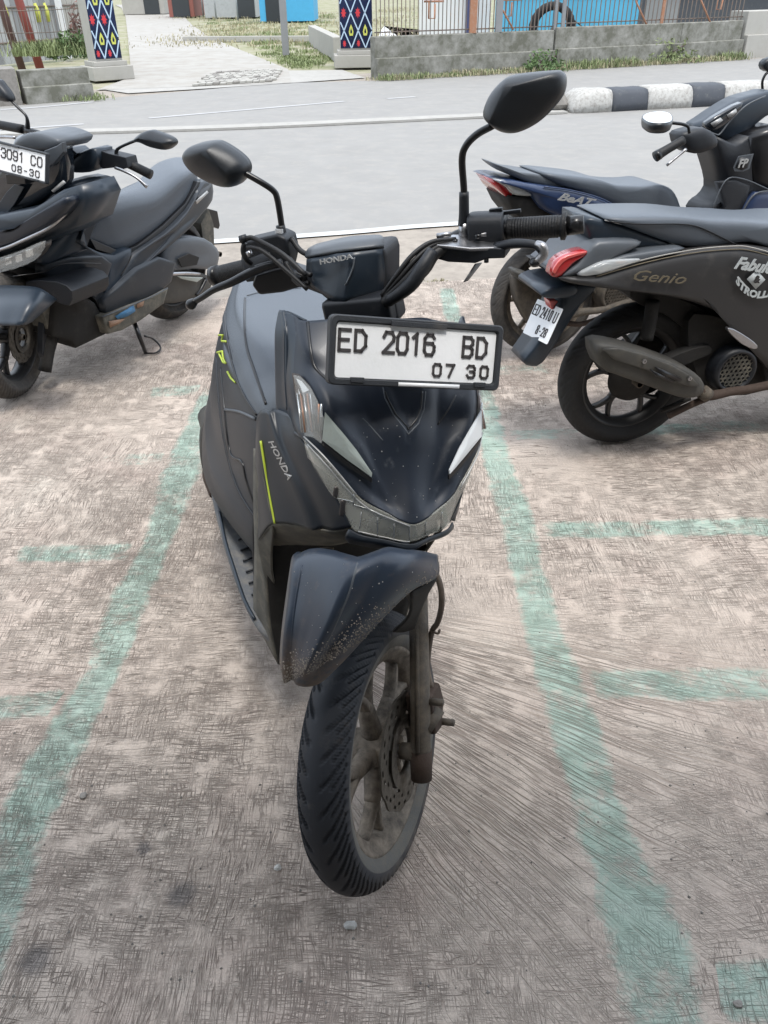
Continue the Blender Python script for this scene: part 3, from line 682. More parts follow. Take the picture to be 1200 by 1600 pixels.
# ---------------- walls
def wall_run(name, label, pts, h, th, m, cat='wall', step=None, cap=None, z0=-.05, ledge=True):
    P = [np.array(p) for p in pts]; t = thing(name, label, cat, tuple(P[0]))
    for i in range(len(P) - 1):
        a, b_ = P[i], P[i + 1]; d = unit(b_ - a); nb = np.array([-d[1], d[0], 0]); Lg = np.linalg.norm(b_ - a); hh = h[i] if hasattr(h, '__len__') else h
        nseg = max(1, int(Lg / 2.3))
        class PF:
            def w(s, p): return a + d * p[0] + nb * p[1] + np.array([0, 0, p[2]])
        rr = random.Random(i + 5)
        for k in range(nseg):   # cast lengths of wall with open joints
            x0 = Lg * k / nseg + .006; x1 = Lg * (k + 1) / nseg - .006
            box('wall_block', PF(), ((x0 + x1) / 2, th / 2 + rr.uniform(-.008, .008), (hh + z0) / 2), (x1 - x0, th, hh - z0), m, t, bevel=.012)
            if ledge: box('footing_block', PF(), ((x0 + x1) / 2, -.05 + rr.uniform(-.012, .012), (hh * .48 + z0) / 2), (x1 - x0, .12, hh * .48 - z0), m, t, bevel=.012)
        if cap: box('coping', PF(), (Lg / 2, th / 2, hh + .03), (Lg, th + .06, .06), cap, t, bevel=.012)
    return t
wall_run('boundary_wall', 'long low grey concrete wall under the iron fence', [G(586, 121), G(862, 106), ], .62, .22, 'old_wall', cap=None)
wall_run('boundary_wall', 'weathered low block wall with weeds right of the leaning tyre', [G(864, 106) , G(1058, 95), G(1152, 88)], .66, .22, 'old_wall')
wall_run('wall_pier', 'squat concrete pier at the far right end of the block wall', [G(1156, 88), G(1260, 82)], .82, .5, 'pale_wall')
wall_run('planter_wall', 'low mossy concrete planter wall left of the patterned pillar', [G(40, 159), G(146, 151)], .40, .25, 'old_wall')
wall_run('kerb_block_wall', 'dark grey concrete block at the left end of the planter wall', [G(-60, 166), G(36, 160)], .44, .5, 'stone', ledge=False)
wall_run('garden_wall', 'short pale garden wall running back beside the right pillar', [G(537, 92), G(495, 66)], .42, .22, 'pale_wall', ledge=False)
wall_run('lot_kerb', 'low pale kerb across the grassy lot', [G(285, 63) , G(500, 62)], .10, .18, 'pale_wall', ledge=False)
wall_run('back_wall', 'low grey wall behind the fence at the right', [G(1000, 60), G(1165, 52)], .55, .2, 'old_wall', ledge=False)

# ---------------- iron fence on the wall
def fence():
    a = G(586, 121) + [0, .11, 0]; b_ = G(862, 106) + [0, .11, 0]; c_ = G(1152, 88) + [0, .11, 0]
    t = thing('iron_fence', 'rusty iron bar fence standing on the low boundary wall', 'fence', tuple(a))
    barm = None
    for (p, q, n, hz) in ((a, b_, 46, .62), (b_, c_, 44, .66)):
        for i in range(n):
            x = p + (q - p) * (i + .5) / n
            V, f = boxg(WF, (x[0], x[1], hz + .78), (.016, .016, 1.56)); mk('fence_bar', V, f, 'iron', t, smooth=False)
        for zz in (.06, .62, 1.45):
            tube('fence_rail', WF, [p + [0, .02, hz + zz], q + [0, .02, hz + zz]], .012, 'iron', t, n=6)
    for u, m_, wd in ((731, 'rust_paint', .13), (771, 'post_grey', .12), (862, 'post_grey', .05), (873, 'post_grey', .07), (1018, 'rust_paint', .06)):
        q = a + (b_ - a) * (u - 586) / 276 if u < 862 else b_ + (c_ - b_) * (u - 862) / 290
        box('fence_post', WF, (q[0], q[1] - .04, .62 + .85), (wd, wd, 1.7), m_, t, bevel=.006)
    # little lizard-like scroll ornaments welded on the bars
    def orn(u, s_, zc):
        q = a + (b_ - a) * (u - 586) / 276 if u < 862 else b_ + (c_ - b_) * (u - 862) / 290
        for pts in ([(-.35, .62), (0, .12), (.05, .0), (-.42, .0)], [(-.30, 0), (-.30, -.34), (-.16, -.34), (-.16, -.05)]):
            tube('fence_ornament', WF, [q + np.array([x * s_, -.05, zc + z * s_]) for x, z in pts], .018, 'rust_paint', t, n=6, smooth_path=False)
    for u, s_ in ((683, 1), (772, -1), (800, 1), (975, -1), (1075, -1), (1120, 1)): orn(u, s_ * .75, 1.12)
    return t
fence()
# tyre leaning behind the fence
def far_tyre():
    c = G(868, 106) + [0, .75, .62]; t = thing('old_tyre', 'black tyre standing upright behind the iron fence', 'tyre', tuple(G(868, 106) + [0, .75, 0]))
    V = []; n = 40; prof = [(-.07, .30), (-.09, .36), (-.08, .42), (-.04, .445), (.04, .445), (.08, .42), (.09, .36), (.07, .30), (.03, .31), (-.03, .31)]
    for i in range(n):
        a_ = 2 * pi * i / n
        for x, r in prof:
            r2 = r + (.008 if (i % 2 and r > .43) else 0); V.append(c + np.array([r2 * cos(a_), x, r2 * sin(a_)]))
    mk('tyre_casing', V, gridfaces(n, len(prof), True, True), 'black_rubber', t)
    tube('tyre_rope', WF, [c + [.30, -.05, .2], c + [.7, -.02, -.05], c + [1.05, 0, -.28]], .012, 'cable', t, n=6)
far_tyre()
# blue painted pool wall behind the fence
def pool():
    Y = 21.5; a = AY(772, 62, Y); b_ = AY(992, 50, Y); t = thing('pool_wall', 'bright blue pool wall with white base and peach rim behind the fence', 'pool wall', (a[0], a[1], 0))
    w_ = b_[0] - a[0]
    box('blue_panel', WF, ((a[0] + b_[0]) / 2, Y, .62), (w_, .2, 1.05), 'panel_blue', t, bevel=.01)
    box('rim', WF, ((a[0] + b_[0]) / 2, Y, 1.22), (w_ + .1, .3, .14), 'panel_peach', t, bevel=.01)
    box('rim', WF, ((a[0] + b_[0]) / 2, Y + .1, 1.6), (w_ + .1, .2, .6), 'panel_white', t, bevel=.01)
    box('white_base', WF, ((a[0] + b_[0]) / 2, Y - .12, .06), (w_, .2, .14), 'panel_white', t, bevel=.01)
    a2 = AY(655, 40, Y + 1); t2 = thing('white_wall', 'white plaster wall behind the fence left of the blue pool', 'wall', (a2[0], Y + 1, 0))
    box('wall_panel', WF, ((a2[0] + a[0]) / 2, Y + 1, .9), (a[0] - a2[0], .2, 1.9), 'panel_white', t2, bevel=.01)
    box('navy_post', WF, (AY(740, 40, Y)[0], Y + .85, .9), (.22, .1, 1.9), 'navy', t2, bevel=.01)
    sheet('pool_deck', [G(583, 68)[:2], G(760, 66)[:2] , (a[0] + w_, Y - .2), (a2[0], Y + .6), G(600, 40)[:2]], -.01, 'panel_white')
    c3 = AY(1000, 20, 26); t3 = thing('grey_shed', 'low slate grey shed wall behind the fence at the right', 'shed', (c3[0], 26, 0))
    box('shed_wall', WF, (c3[0] + 1.9, 26, .8), (3.8, .3, 1.6), 'kerb_black', t3, bevel=.01); box('shed_door', WF, (c3[0] + .55, 25.84, .65), (.9, .03, 1.3), 'post_grey', t3, bevel=.005)
    box('shed_roof', WF, (c3[0] + 1.9, 26, 1.66), (4.2, .9, .1), 'tin_roof', t3, bevel=.01)
pool()
# ---------------- left: posts, board fence
def post(name, label, u, v, h, r, m, lean=0, cat='post', z=0, square=False, group=None):
    b_ = G(u, v, z); o = b_ + [0, 0, 0]; t = thing(name, label, cat, tuple(o), group)
    top = b_ + [lean, 0, h]
    if square: box('shaft', WF, (b_[0], b_[1], z + h / 2), (r * 2, r * 2, h), m, t, bevel=.008)
    else: tube('shaft', WF, [b_, top], r, m, t, n=10)
    return t, top
post('painted_post', 'leaning dark brown round post with a yellow band, far left', 36, 112, 2.4, .075, 'brown_post', -.28)
t_, tp = post('painted_post', 'leaning brick red round post right of the dark brown one', 63, 108, 2.4, .085, 'red_post', -.26)
post('white_post', 'slim white post in front of the board fence', 108, 92, 2.2, .06, 'panel_white', 0, square=True)
post('lot_post', 'thin grey concrete post standing in the grassy lot', 447, 86, 2.4, .075, 'post_grey', 0, square=True)
for u, v, lb in ((318, 26, 'thin stake nearest the driveway'), (338, 30, 'thin stake in the middle of the lot edge'), (372, 32, 'thin stake furthest right along the lot edge')): post('wooden_stake', lb, u, v, 1.3, .04, 'board_grey', 0, group='stakes along the lot')
def boards():
    a = G(-40, 106); b_ = G(150, 86); t = thing('board_fence', 'patchy white and grey board fence behind the leaning posts', 'fence', tuple(a)); n = 22; d = unit(b_ - a); Lg = np.linalg.norm(b_ - a); rr = random.Random(2)
    for i in range(n):
        x = a + d * (Lg * (i + .5) / n); hh = rr.uniform(1.9, 2.1); wd = Lg / n * .9
        ax = np.array([[d[0], -d[1], 0], [d[1], d[0], 0], [0, 0, 1]])
        V, f = boxg(WF, x + [0, rr.uniform(-.02, .02), hh / 2], (wd, .03, hh), ax)
        mk('fence_board', V, f, rr.choice(['board_white', 'board_grey', 'board_white', 'post_grey']) if i < 17 else 'pale_wall', t, smooth=False)
    for zz in (.4, 1.05, 1.7): tube('fence_rail', WF, [a + [0, -.06, zz], b_ + [0, -.06, zz]], .02, 'iron', t, n=6)
    for u in (22, 68, 82):
        q = a + (b_ - a) * (u + 40) / 190
        slab('painted_mark', WF, [q + np.array([x, -.075, z]) for x, z in ((-.06, .75), (.06, .75), (.08, .95), (.03, 1.12), (-.05, 1.1))], .01, 'ikat_yellow', t, dirv=(0, 1, 0), bevel=0)
boards()
def wire():
    a = G(-30, 122) + [0, .1, .38]; b_ = G(150, 116) + [0, .1, .38]; t = thing('wire_fence', 'thin sagging wire fence on the planter wall', 'wire fence', tuple(a - [0, 0, .38]))
    for zz in (.35, .7): tube('wire', WF, [a + [0, 0, zz], (a + b_) / 2 + [0, 0, zz - .03], b_ + [0, 0, zz]], .007, 'iron', t, n=5)
    for i in range(30):
        x = a + (b_ - a) * i / 29; V, f = boxg(WF, x + [0, 0, .36], (.008, .008, .72)); mk('wire_upright', V, f, 'iron', t, smooth=False)
wire()
# ---------------- distant houses at the end of the lot
def house(name, label, u0, u1, v, Y, h, m, roof, door=None, win=0):
    a = AY(u0, v, Y); b_ = AY(u1, v, Y); cx = (a[0] + b_[0]) / 2; w_ = b_[0] - a[0]
    t = thing(name, label, 'house', (cx, Y, 0))
    box('wall', WF, (cx, Y + 1.5, h / 2), (w_, 3, h), m, t, bevel=.02)
    V = [(cx - w_ / 2 - .2, Y - .3, h), (cx + w_ / 2 + .2, Y - .3, h), (cx + w_ / 2 + .2, Y + 3.3, h), (cx - w_ / 2 - .2, Y + 3.3, h), (cx - w_ / 2 - .2, Y + 1.5, h + .9), (cx + w_ / 2 + .2, Y + 1.5, h + .9)]
    mk('roof', V, [(0, 1, 5, 4), (2, 3, 4, 5), (0, 4, 3), (1, 2, 5), (0, 3, 2, 1)], roof, t, smooth=False)
    if door is not None: box('door', WF, (cx + w_ * door, Y - .02, 1.0), (.9, .04, 2.0), 'window_dark', t, bevel=.01)
    for i in range(win):
        wx = cx - w_ / 2 + w_ * (i + 1) / (win + 1); f_ = box('window', WF, (wx, Y - .02, 1.5), (.9, .04, .9), 'board_white', t, bevel=.01); box('pane', WF, (wx, Y - .045, 1.5), (.75, .01, .75), 'window_dark', f_, bevel=0)
house('house', 'blue painted house at the far edge of the lot', 405, 490, 10, 42, 2.6, 'blue_wall', 'tin_roof', -.2, 2)
house('house', 'low white house with a grey roof behind the driveway', 318, 400, 6, 48, 2.4, 'board_white', 'post_grey', .3, 1)
house('house', 'small brown shed at the top of the driveway', 262, 302, 5, 50, 2.4, 'tin_roof', 'board_grey', 0, 0)
house('house', 'pale green house above the left verge', 190, 256, 4, 56, 2.6, 'pale_wall', 'tin_roof', .2, 1)
# ---------------- vegetation
def blades(name, spots, n, h, wd, m, kind='stuff', parent=None, spread=.5):
    rr = random.Random(len(spots) * 7 + n); V = []; F_ = []
    for i in range(n):
        s_ = rr.choice(spots); x = s_[0] + rr.gauss(0, 1) * s_[3]; y = s_[1] + rr.gauss(0, 1) * s_[4]; z = s_[2]; a_ = rr.uniform(0, 2 * pi); hh = h * rr.uniform(.4, 1.2) * s_[5]; ln = rr.uniform(.1, .8) * hh
        dx, dy = cos(a_) * ln, sin(a_) * ln; px, py = -sin(a_) * wd, cos(a_) * wd; k = len(V)
        V += [(x - px, y - py, z), (x + px, y + py, z), (x + dx * .45 - px, y + dy * .45 - py, z + hh * .7), (x + dx * .45 + px, y + dy * .45 + py, z + hh * .7), (x + dx, y + dy, z + hh)]
        F_ += [(k, k + 1, k + 3, k + 2), (k + 2, k + 3, k + 4)]
    o = mk(name, V, F_, m, parent, smooth=False)
    if kind: o['kind'] = kind
    return o
def along(p, q, n, sx, sy, h=1, z=-.02): return [(*(G(*p)[:2] + (G(*q)[:2] - G(*p)[:2]) * random.random()), z, sx, sy, h * random.uniform(.4, 1.2)) for _ in range(n)]
blades('grass', along((590, 124), (860, 108), 26, .10, .06) + along((862, 108), (1150, 91), 40, .16, .06, 1.5), 3000, .10, .006, 'grass')
blades('dry_grass', along((590, 124), (1150, 91), 60, .2, .06), 3500, .10, .006, 'dry_grass')
blades('grass', along((60, 120), (148, 114), 20, .22, .2, 1.6, .35), 4200, .13, .008, 'grass')
def lot_spot():
    while True:
        u, v = random.uniform(310, 522), random.uniform(18, 104)
        if u > 318 + max(0, v - 40) * 2.15 + 12: return (*G(u, v)[:2], -.05, .18, .18, random.uniform(.3, 1))
blades('grass', [lot_spot() for _ in range(110)], 9000, .10, .010, 'grass')
blades('dry_grass', [(*G(random.uniform(300, 640), random.uniform(12, 70))[:2], -.05, .8, .8, random.uniform(.4, 1)) for _ in range(90)], 6000, .16, .014, 'dry_grass')
blades('grass', [(*G(random.uniform(40, 150), random.uniform(150, 156))[:2], -.02, .12, .05, .7) for _ in range(20)], 1500, .12, .007, 'grass')
blades('dry_grass', [(x, edge_y(x) + random.uniform(.02, .1), -.03, .04, .02, random.uniform(.2, .6)) for x in (.0, .32, .36, 1.0, 1.9)], 160, .04, .003, 'dry_grass')
def bush(name, label, c, r, n, m, sz, cat='bush'):
    t = thing(name, label, cat, tuple(c)); rr = random.Random(n); V = []; F_ = []
    for i in range(n):
        th = rr.uniform(0, 2 * pi); ph = math.acos(rr.uniform(-.1, 1)); q = rr.uniform(.35, 1) ** .5; lump = 1 + .25 * sin(3 * th + 1) + .15 * sin(5 * ph)
        p = np.array(c) + np.array([r[0] * sin(ph) * cos(th), r[1] * sin(ph) * sin(th), r[2] * cos(ph)]) * q * lump; a = unit(np.array([rr.gauss(0, 1) for _ in range(3)])); b_ = unit(np.cross(a, [rr.gauss(0, 1) for _ in range(3)])); k = len(V); s_ = sz * rr.uniform(.6, 1.3)
        V += [p - a * s_, p + b_ * s_ * .4, p + a * s_, p - b_ * s_ * .4]; F_.append((k, k + 1, k + 2, k + 3))
    o = mk('foliage', V, F_, m, t, smooth=False, kind='stuff')
    for i in range(5):
        a = rr.uniform(0, 6.28); tube('stem', WF, [c, np.array(c) + [r[0] * .3 * cos(a), r[1] * .3 * sin(a), r[2] * .5], np.array(c) + [r[0] * .6 * cos(a), r[1] * .6 * sin(a), r[2] * .85]], .008, 'brown_post', t, n=5)
    return t
bush('weed_bush', 'low green weeds spilling over the planter wall', G(118, 118) + [0, .2, .32], (.55, .35, .34), 900, 'leaf', .05)
bush('weed_bush', 'reddish brown twiggy bush beside the left pillar', G(128, 108) + [0, .6, .3], (.42, .3, .8), 700, 'red_leaf', .05)
bush('weed_bush', 'bright green creeper at the foot of the long low wall', G(848, 110) + [0, -.02, .02], (.42, .14, .28), 380, 'leaf', .045)
bush('weed_bush', 'green weeds around the white stone', G(1035, 97) + [0, 0, .02], (.75, .16, .34), 380, 'grass', .05)

# ---------------- crumbs lying on the concrete
cr = [(547, 1447, .008, 'kerb_white', 'pale stone chip lying right of centre below the front wheel'), (130, 1245, .007, 'stone', 'dark crumb lying on the teal line at the left'), (1152, 1570, .006, 'stone', 'dark crumb by the lower right teal patch'), (434, 1357, .006, 'kerb_white', 'pale flake lying left of the front tyre')]
for i, (u, v, s_, m_, lb) in enumerate(cr): rock('stone_chip', G(u, v) + [0, 0, .003], (s_ * 1.3, s_, s_ * .6), m_, i, lb, 'stone chip')
gv = []
rr = random.Random(12)
for i in range(420):
    u, v = rr.uniform(-100, 1300), rr.uniform(460, 1590) ; c = G(u, v); s_ = rr.uniform(.0012, .0035); k = []
    V = [c + np.array([s_ * rr.uniform(.6, 1.6), 0, 0]), c + np.array([0, s_ * rr.uniform(.6, 1.6), 0]), c - np.array([s_, 0, 0]), c - np.array([0, s_, 0]), c + np.array([0, 0, s_ * 1.1])]
    gv.append((V, [(0, 1, 4), (1, 2, 4), (2, 3, 4), (3, 0, 4)]))
V, F_ = join_geo(gv); mk('grit', V, F_, 'stone', None, smooth=False, kind='stuff')

# ---------------- unseen shop porch, added behind the camera to shade the near ground
def porch():
    t = thing('added_shade_porch', 'unseen porch added behind the camera so its roof shades the near forecourt', 'added porch', (0, -2.2, 0))
    box('added_porch_wall', WF, (0, -2.45, 1.7), (17, .2, 3.4), 'pale_wall', t, bevel=.01)
    box('added_porch_roof', WF, (0, -1.2, 3.36), (17, 2.6, .10), 'post_grey', t, bevel=.01)
    box('added_porch_fascia', WF, (0, .12, 3.28), (17, .04, .30), 'post_grey', t, bevel=.005)
    for x in (-6, 6): box('added_porch_column', WF, (x, -.25, 1.65), (.2, .2, 3.3), 'pale_wall', t, bevel=.01)
    for x in (-4, 0, 4): box('added_porch_door', WF, (x, -2.33, 1.05), (1.6, .04, 2.1), 'window_dark', t, bevel=.01)
porch()
# ================================================================== WHEELS
def tyre_mesh(F, c, r, hw, rb, m, parent, tread=True, na=420, name='tyre', depth=.0035, sgn=1):
    """real grooves: the tread grid is pushed in where a groove runs"""
    prof = []   # (x, r, u) from one bead to the other; u = signed tread coordinate
    crown = r * .34
    K = 34
    for i in range(K + 1):
        q = -1 + 2 * i / K; th = q * 1.22
        x = hw * sin(th) / sin(1.22) * (1.0); rr_ = r - (1 - cos(th)) * hw * 1.05
        prof.append((x, rr_, q))
    xe, re = prof[-1][0], prof[-1][1]
    side = [(xe * 1.02, re - .012), (xe * .98, (re + rb) / 2 + .004), (xe * .80, rb + .006), (xe * .62, rb - .002), (xe * .50, rb - .006)]
    full = [(-x, y, 9) for x, y in reversed(side)] + prof + [(x, y, 9) for x, y in side]
    V = []; NP = len(full); pitch = 2 * pi / 36
    for i in range(na):
        a = 2 * pi * i / na
        for (x, rr_, q) in full:
            dr = 0
            if tread and abs(q) <= 1:
                sgnq = 1 if q > 0 else -1; aq = abs(q)
                sweep = sgn * (.95 * aq ** 1.25) * pitch * 1.9      # V-shaped slant
                ph = ((a + sweep + (pitch / 2 if q > 0 else 0)) / pitch) % 1.0
                k_ = int(((a + sweep + (pitch / 2 if q > 0 else 0)) / pitch) % 3)
                wd = .115
                if abs(ph - .5) < wd and .16 < aq < .98: dr = depth * min(1, (aq - .16) * 8) * min(1, (1.0 - aq) * 10)
                ph2 = (ph + .5) % 1.0
                if abs(ph2 - .5) < wd * .8 and .50 < aq < .96: dr = max(dr, depth * .85)
                if k_ == 0 and abs(((a + sgn * aq * pitch * 2.6) / pitch) % 3 - 1.5) < .10 and aq < .42: dr = max(dr, depth * .8)
            rr2 = rr_ - dr
            V.append(F.w((c[0] + x, c[1] + rr2 * cos(a), c[2] + rr2 * sin(a))))
    return mk(name, V, gridfaces(na, NP, True, False), m, parent)
def rim(F, c, rb, hw, m, parent, spokes=6, style='y', name='rim', n=72, hubr=.035, spoke_hw=.012, face=0.0):
    prof = [(-hw, rb + .004), (-hw, rb - .006), (-hw * .75, rb - .011), (-hw * .55, rb - .024), (0, rb - .028), (hw * .55, rb - .024), (hw * .75, rb - .011), (hw, rb - .006), (hw, rb + .004), (hw * .6, rb - .003), (hw * .4, rb - .017), (-hw * .4, rb - .017), (-hw * .6, rb - .003)]
    V = []
    for i in range(n):
        a = 2 * pi * i / n
        for x, r in prof: V.append(F.w((c[0] + x, c[1] + r * cos(a), c[2] + r * sin(a))))
    o = mk(name, V, gridfaces(n, len(prof), True, True), m, parent)
    hub = lathe('hub', F, c, [(-.045, .012), (-.045, hubr * .8), (-.02, hubr), (.02, hubr), (.045, hubr * .8), (.045, .012)], m, o, n=32)
    def spoke(a0, a1, r0, r1, w0, w1, t0, t1):
        V = []; K = 6
        for k in range(K + 1):
            q = k / K; a = a0 + (a1 - a0) * (q ** 1.3); r = r0 + (r1 - r0) * q; ww = w0 + (w1 - w0) * q; tt = t0 + (t1 - t0) * q
            cx, cz = r * cos(a), r * sin(a); tx, tz = -sin(a), cos(a)
            for (s1, s2) in ((-.7, 1), (.7, 1), (1, .3), (1, -.3), (.7, -1), (-.7, -1), (-1, -.3), (-1, .3)):
                V.append(F.w((c[0] + face + s2 * tt, c[1] + cx + tx * ww * s1, c[2] + cz + tz * ww * s1)))
        mk('spoke', V, gridfaces(K + 1, 8, False, True) + [tuple(reversed(range(8))), tuple(range(K * 8, K * 8 + 8))], m, o)
    for i in range(spokes):
        a = 2 * pi * i / spokes + .35
        if style == 'y':
            spoke(a, a, hubr * .8, rb * .52, .016, .012, .017, .013)
            spoke(a, a + .26, rb * .46, rb - .022, .010, .008, .012, .011); spoke(a, a - .26, rb * .46, rb - .022, .010, .008, .012, .011)
        else: spoke(a, a + .06, hubr * .8, rb - .02, .011, .009, .013, .010)
    return o
def brake_disc(F, c, ro, ri, m, parent):
    V = []; f = []; na, nr = 120, 9; t = .002
    for i in range(na):
        a = 2 * pi * i / na
        for j in range(nr):
            r = ri + (ro - ri) * j / (nr - 1)
            if j == nr - 1: r += .002 * sin(a * 12)
            for x in (-t, t): V.append(F.w((c[0] + x, c[1] + r * cos(a), c[2] + r * sin(a))))
    hole = lambda i, j: (j in (3,) and i % 10 in (0, 1)) or (j in (5,) and i % 10 in (3, 4)) or (j in (6, ) and i % 10 in (7, 8)) or (j <= 1 and (i % 20) in range(4, 16))
    idx = lambda i, j, k: ((i % na) * nr + j) * 2 + k
    for i in range(na):
        for j in range(nr - 1):
            if hole(i, j): continue
            f.append((idx(i, j, 1), idx(i + 1, j, 1), idx(i + 1, j + 1, 1), idx(i, j + 1, 1))); f.append((idx(i, j, 0), idx(i, j + 1, 0), idx(i + 1, j + 1, 0), idx(i + 1, j, 0)))
        f.append((idx(i, nr - 1, 0), idx(i, nr - 1, 1), idx(i + 1, nr - 1, 1), idx(i + 1, nr - 1, 0)))
    d = mk('brake_disc', V, f, m, parent, smooth=False)
    lathe('disc_carrier', F, c, [(-.004, ri + .006), (-.006, ri * .7), (.006, ri * .7), (.006, ri + .006)], m, d, n=40)
    return d
def bolt(F, p, r, m, parent, axis='l', h=.006):
    prof = [(0, r), (h, r), (h, r * .55), (h * .5, r * .5), (h * .5, 0.0001)]
    return lathe('bolt', F, p, prof, m, parent, axis=axis, n=6, smooth=False)
def mirror_shell(name, F, outline, centre_raise, m, parent, thick=.012, glass=True, raise_dir=(0, 1, 0), fold=None, ridge=None):
    """rounded faceted mirror housing; outline in frame coords, back bulges towards raise_dir"""
    P = crom(np.array(outline, float), 4, True); n = len(P); c = P.mean(0) if fold is None else np.array(fold, float); rd = np.array(raise_dir, float); V = []
    rings = [(1.0, -thick), (1.0, 0), (.985, .32), (.93, .60), (.78, .80), (.5, .93), (.2, .99)]
    for s_, h_ in rings:
        for p in P: V.append(F.w(c + (p - c) * s_ + (rd * h_ if h_ < 0 else rd * centre_raise * h_)))
    if ridge is not None:
        A_, B_ = np.array(ridge[0], float), np.array(ridge[1], float); V = []
        T_ = [A_ + (B_ - A_) * np.clip(np.dot(p - A_, B_ - A_) / np.dot(B_ - A_, B_ - A_), 0, 1) for p in P]
        rings = [(1.0, -thick), (1.0, 0), (.975, .22), (.93, .38), (.80, .56), (.5, .80), (.15, .97)]
        for s_, h_ in rings:
            for p, q in zip(P, T_): V.append(F.w(q + (p - q) * s_ + (rd * h_ if h_ < 0 else rd * centre_raise * h_)))
        c = (A_ + B_) / 2
    V.append(F.w(c + rd * centre_raise)); f = []
    for k in range(len(rings) - 1):
        for j in range(n): f.append((k * n + j, k * n + (j + 1) % n, (k + 1) * n + (j + 1) % n, (k + 1) * n + j))
    e = len(rings) * n; k = len(rings) - 1
    for j in range(n): f.append((k * n + j, k * n + (j + 1) % n, e))
    f.append(tuple(reversed(range(n))))
    o = mk(name, V, f, m, parent)
    bm = bmesh.new(); bm.from_mesh(o.data); bmesh.ops.recalc_face_normals(bm, faces=bm.faces); bm.to_mesh(o.data); bm.free()
    if glass:
        c = P.mean(0); g = c + (P - c) * .93 - rd * (thick + .0008); mk('mirror_glass', [F.w(p) for p in g], [tuple(range(n))], 'mirror_glass', o, smooth=False)
    return o
from mathutils.bvhtree import BVHTree
_bv = {}
def on(obj, u, v, off=.0012):
    """point of a finished surface that is seen at photo position u, v (lifted off along its normal)"""
    if obj.name not in _bv: _bv[obj.name] = BVHTree.FromPolygons([q.co[:] for q in obj.data.vertices], [tuple(p.vertices) for p in obj.data.polygons])
    o = Vector(O - base[obj.name]); d = Vector(ray(u, v)).normalized(); loc, nr, _, _ = _bv[obj.name].ray_cast(o, d)
    if loc is None: return None
    if nr.dot(d) > 0: nr = -nr
    return np.array(loc + nr * off) + base[obj.name]
def decal_line(name, obj, pts, r, m, off=.0006, n=5, parent=None, step=6, smooth_path=True):
    """thin bead or printed line laid on a finished surface along a path"""
    pts = np.array(pts, float); Q = crom(pts, step) if (len(pts) > 2 and smooth_path) else lin(pts, step); P = [on(obj, u, v, off) for u, v in Q]; P = [p for p in P if p is not None]
    if len(P) > 2: return tube(name, WF, P, r, m, parent or obj, n=n, smooth_path=False)
def text_on(name, txt, obj, p0, p1, m, hpx, off=.0030, bold=.03, shear=.2):
    cu = bpy.data.curves.new(name, 'FONT'); cu.body = txt; cu.offset = bold * .5; cu.shear = shear; cu.resolution_u = 2
    ob = bpy.data.objects.new(name, cu); col.objects.link(ob); dg = bpy.context.evaluated_depsgraph_get()
    me = bpy.data.meshes.new_from_object(ob.evaluated_get(dg)); bpy.data.objects.remove(ob)
    v = np.array([q.co[:2] for q in me.vertices]); fs = [tuple(p.vertices) for p in me.polygons]
    v[:, 0] -= v[:, 0].min(); v /= np.array([v[:, 0].max(), v[:, 1].max()]); p0, p1 = np.array(p0, float), np.array(p1, float); d = unit(p1 - p0); n = np.array([d[1], -d[0]])
    P = [on(obj, *(p0 + (p1 - p0) * x + n * hpx * y), off) for x, y in v]
    if all(p is not None for p in P): return mk(name, P, fs, m, obj, smooth=False, solid=.0006)
def specks(name, obj, area, n, r, m, seed):
    rr = random.Random(seed); V = []; Fc = []
    for _ in range(n):
        u, v = area(rr); p = on(obj, u, v, .0027)
        if p is None: continue
        d = unit(O - p); a = unit(np.cross(d, [0, 0, 1.])); b = np.cross(d, a); k = len(V); s_ = r * rr.uniform(.3, 1.5)
        V += [p + (a * cos(q) * rr.uniform(.6, 1) + b * sin(q) * rr.uniform(.6, 1)) * s_ for q in (0, 1.05, 2.1, 3.14, 4.2, 5.2)] ; Fc.append(tuple(range(k, k + 6)))
    return mk(name, V, Fc, m, obj, smooth=False, kind='stuff')
# ================================================================== THE SCOOTER IN FRONT
MB = Frame(-.033, .967, R(-90 + 18.3), R(9.0), R(42.5)); MS = MB.steered()
# NB Frame gives forward=(cos,sin); heading -90+18.3 deg points to the camera and to the right
scoot = thing('scooter', 'matte black scooter with front plate ED 2016 BD, parked closest in the middle', 'scooter', tuple(MB.w((0, 0, 0)) * [1, 1, 0]))
B = lambda u, v, s: MB.S(u, v, s)
# ---- front wheel
fw = lathe('front_wheel', MS, (0, 0, .25), [(-.05, .009), (-.05, .011), (.05, .011), (.05, .009)], 'steel', scoot, n=16)
tyre_mesh(MS, (0, 0, .25), .25, .0425, .182, 'rubber', fw, na=1100, sgn=-1, depth=.005)
rim(MS, (0, 0, .25), .184, .031, 'muddy_rim', fw, spokes=5)
brake_disc(MS, (.052, 0, .25), .105, .060, 'disc_steel', fw)
lathe('sidewall_mud', MS, (0, 0, .25), [(.0408, .2185), (.0428, .212), (.0412, .20), (.0355, .1885), (.0305, .184)], 'muddy_rubber', fw, n=96)
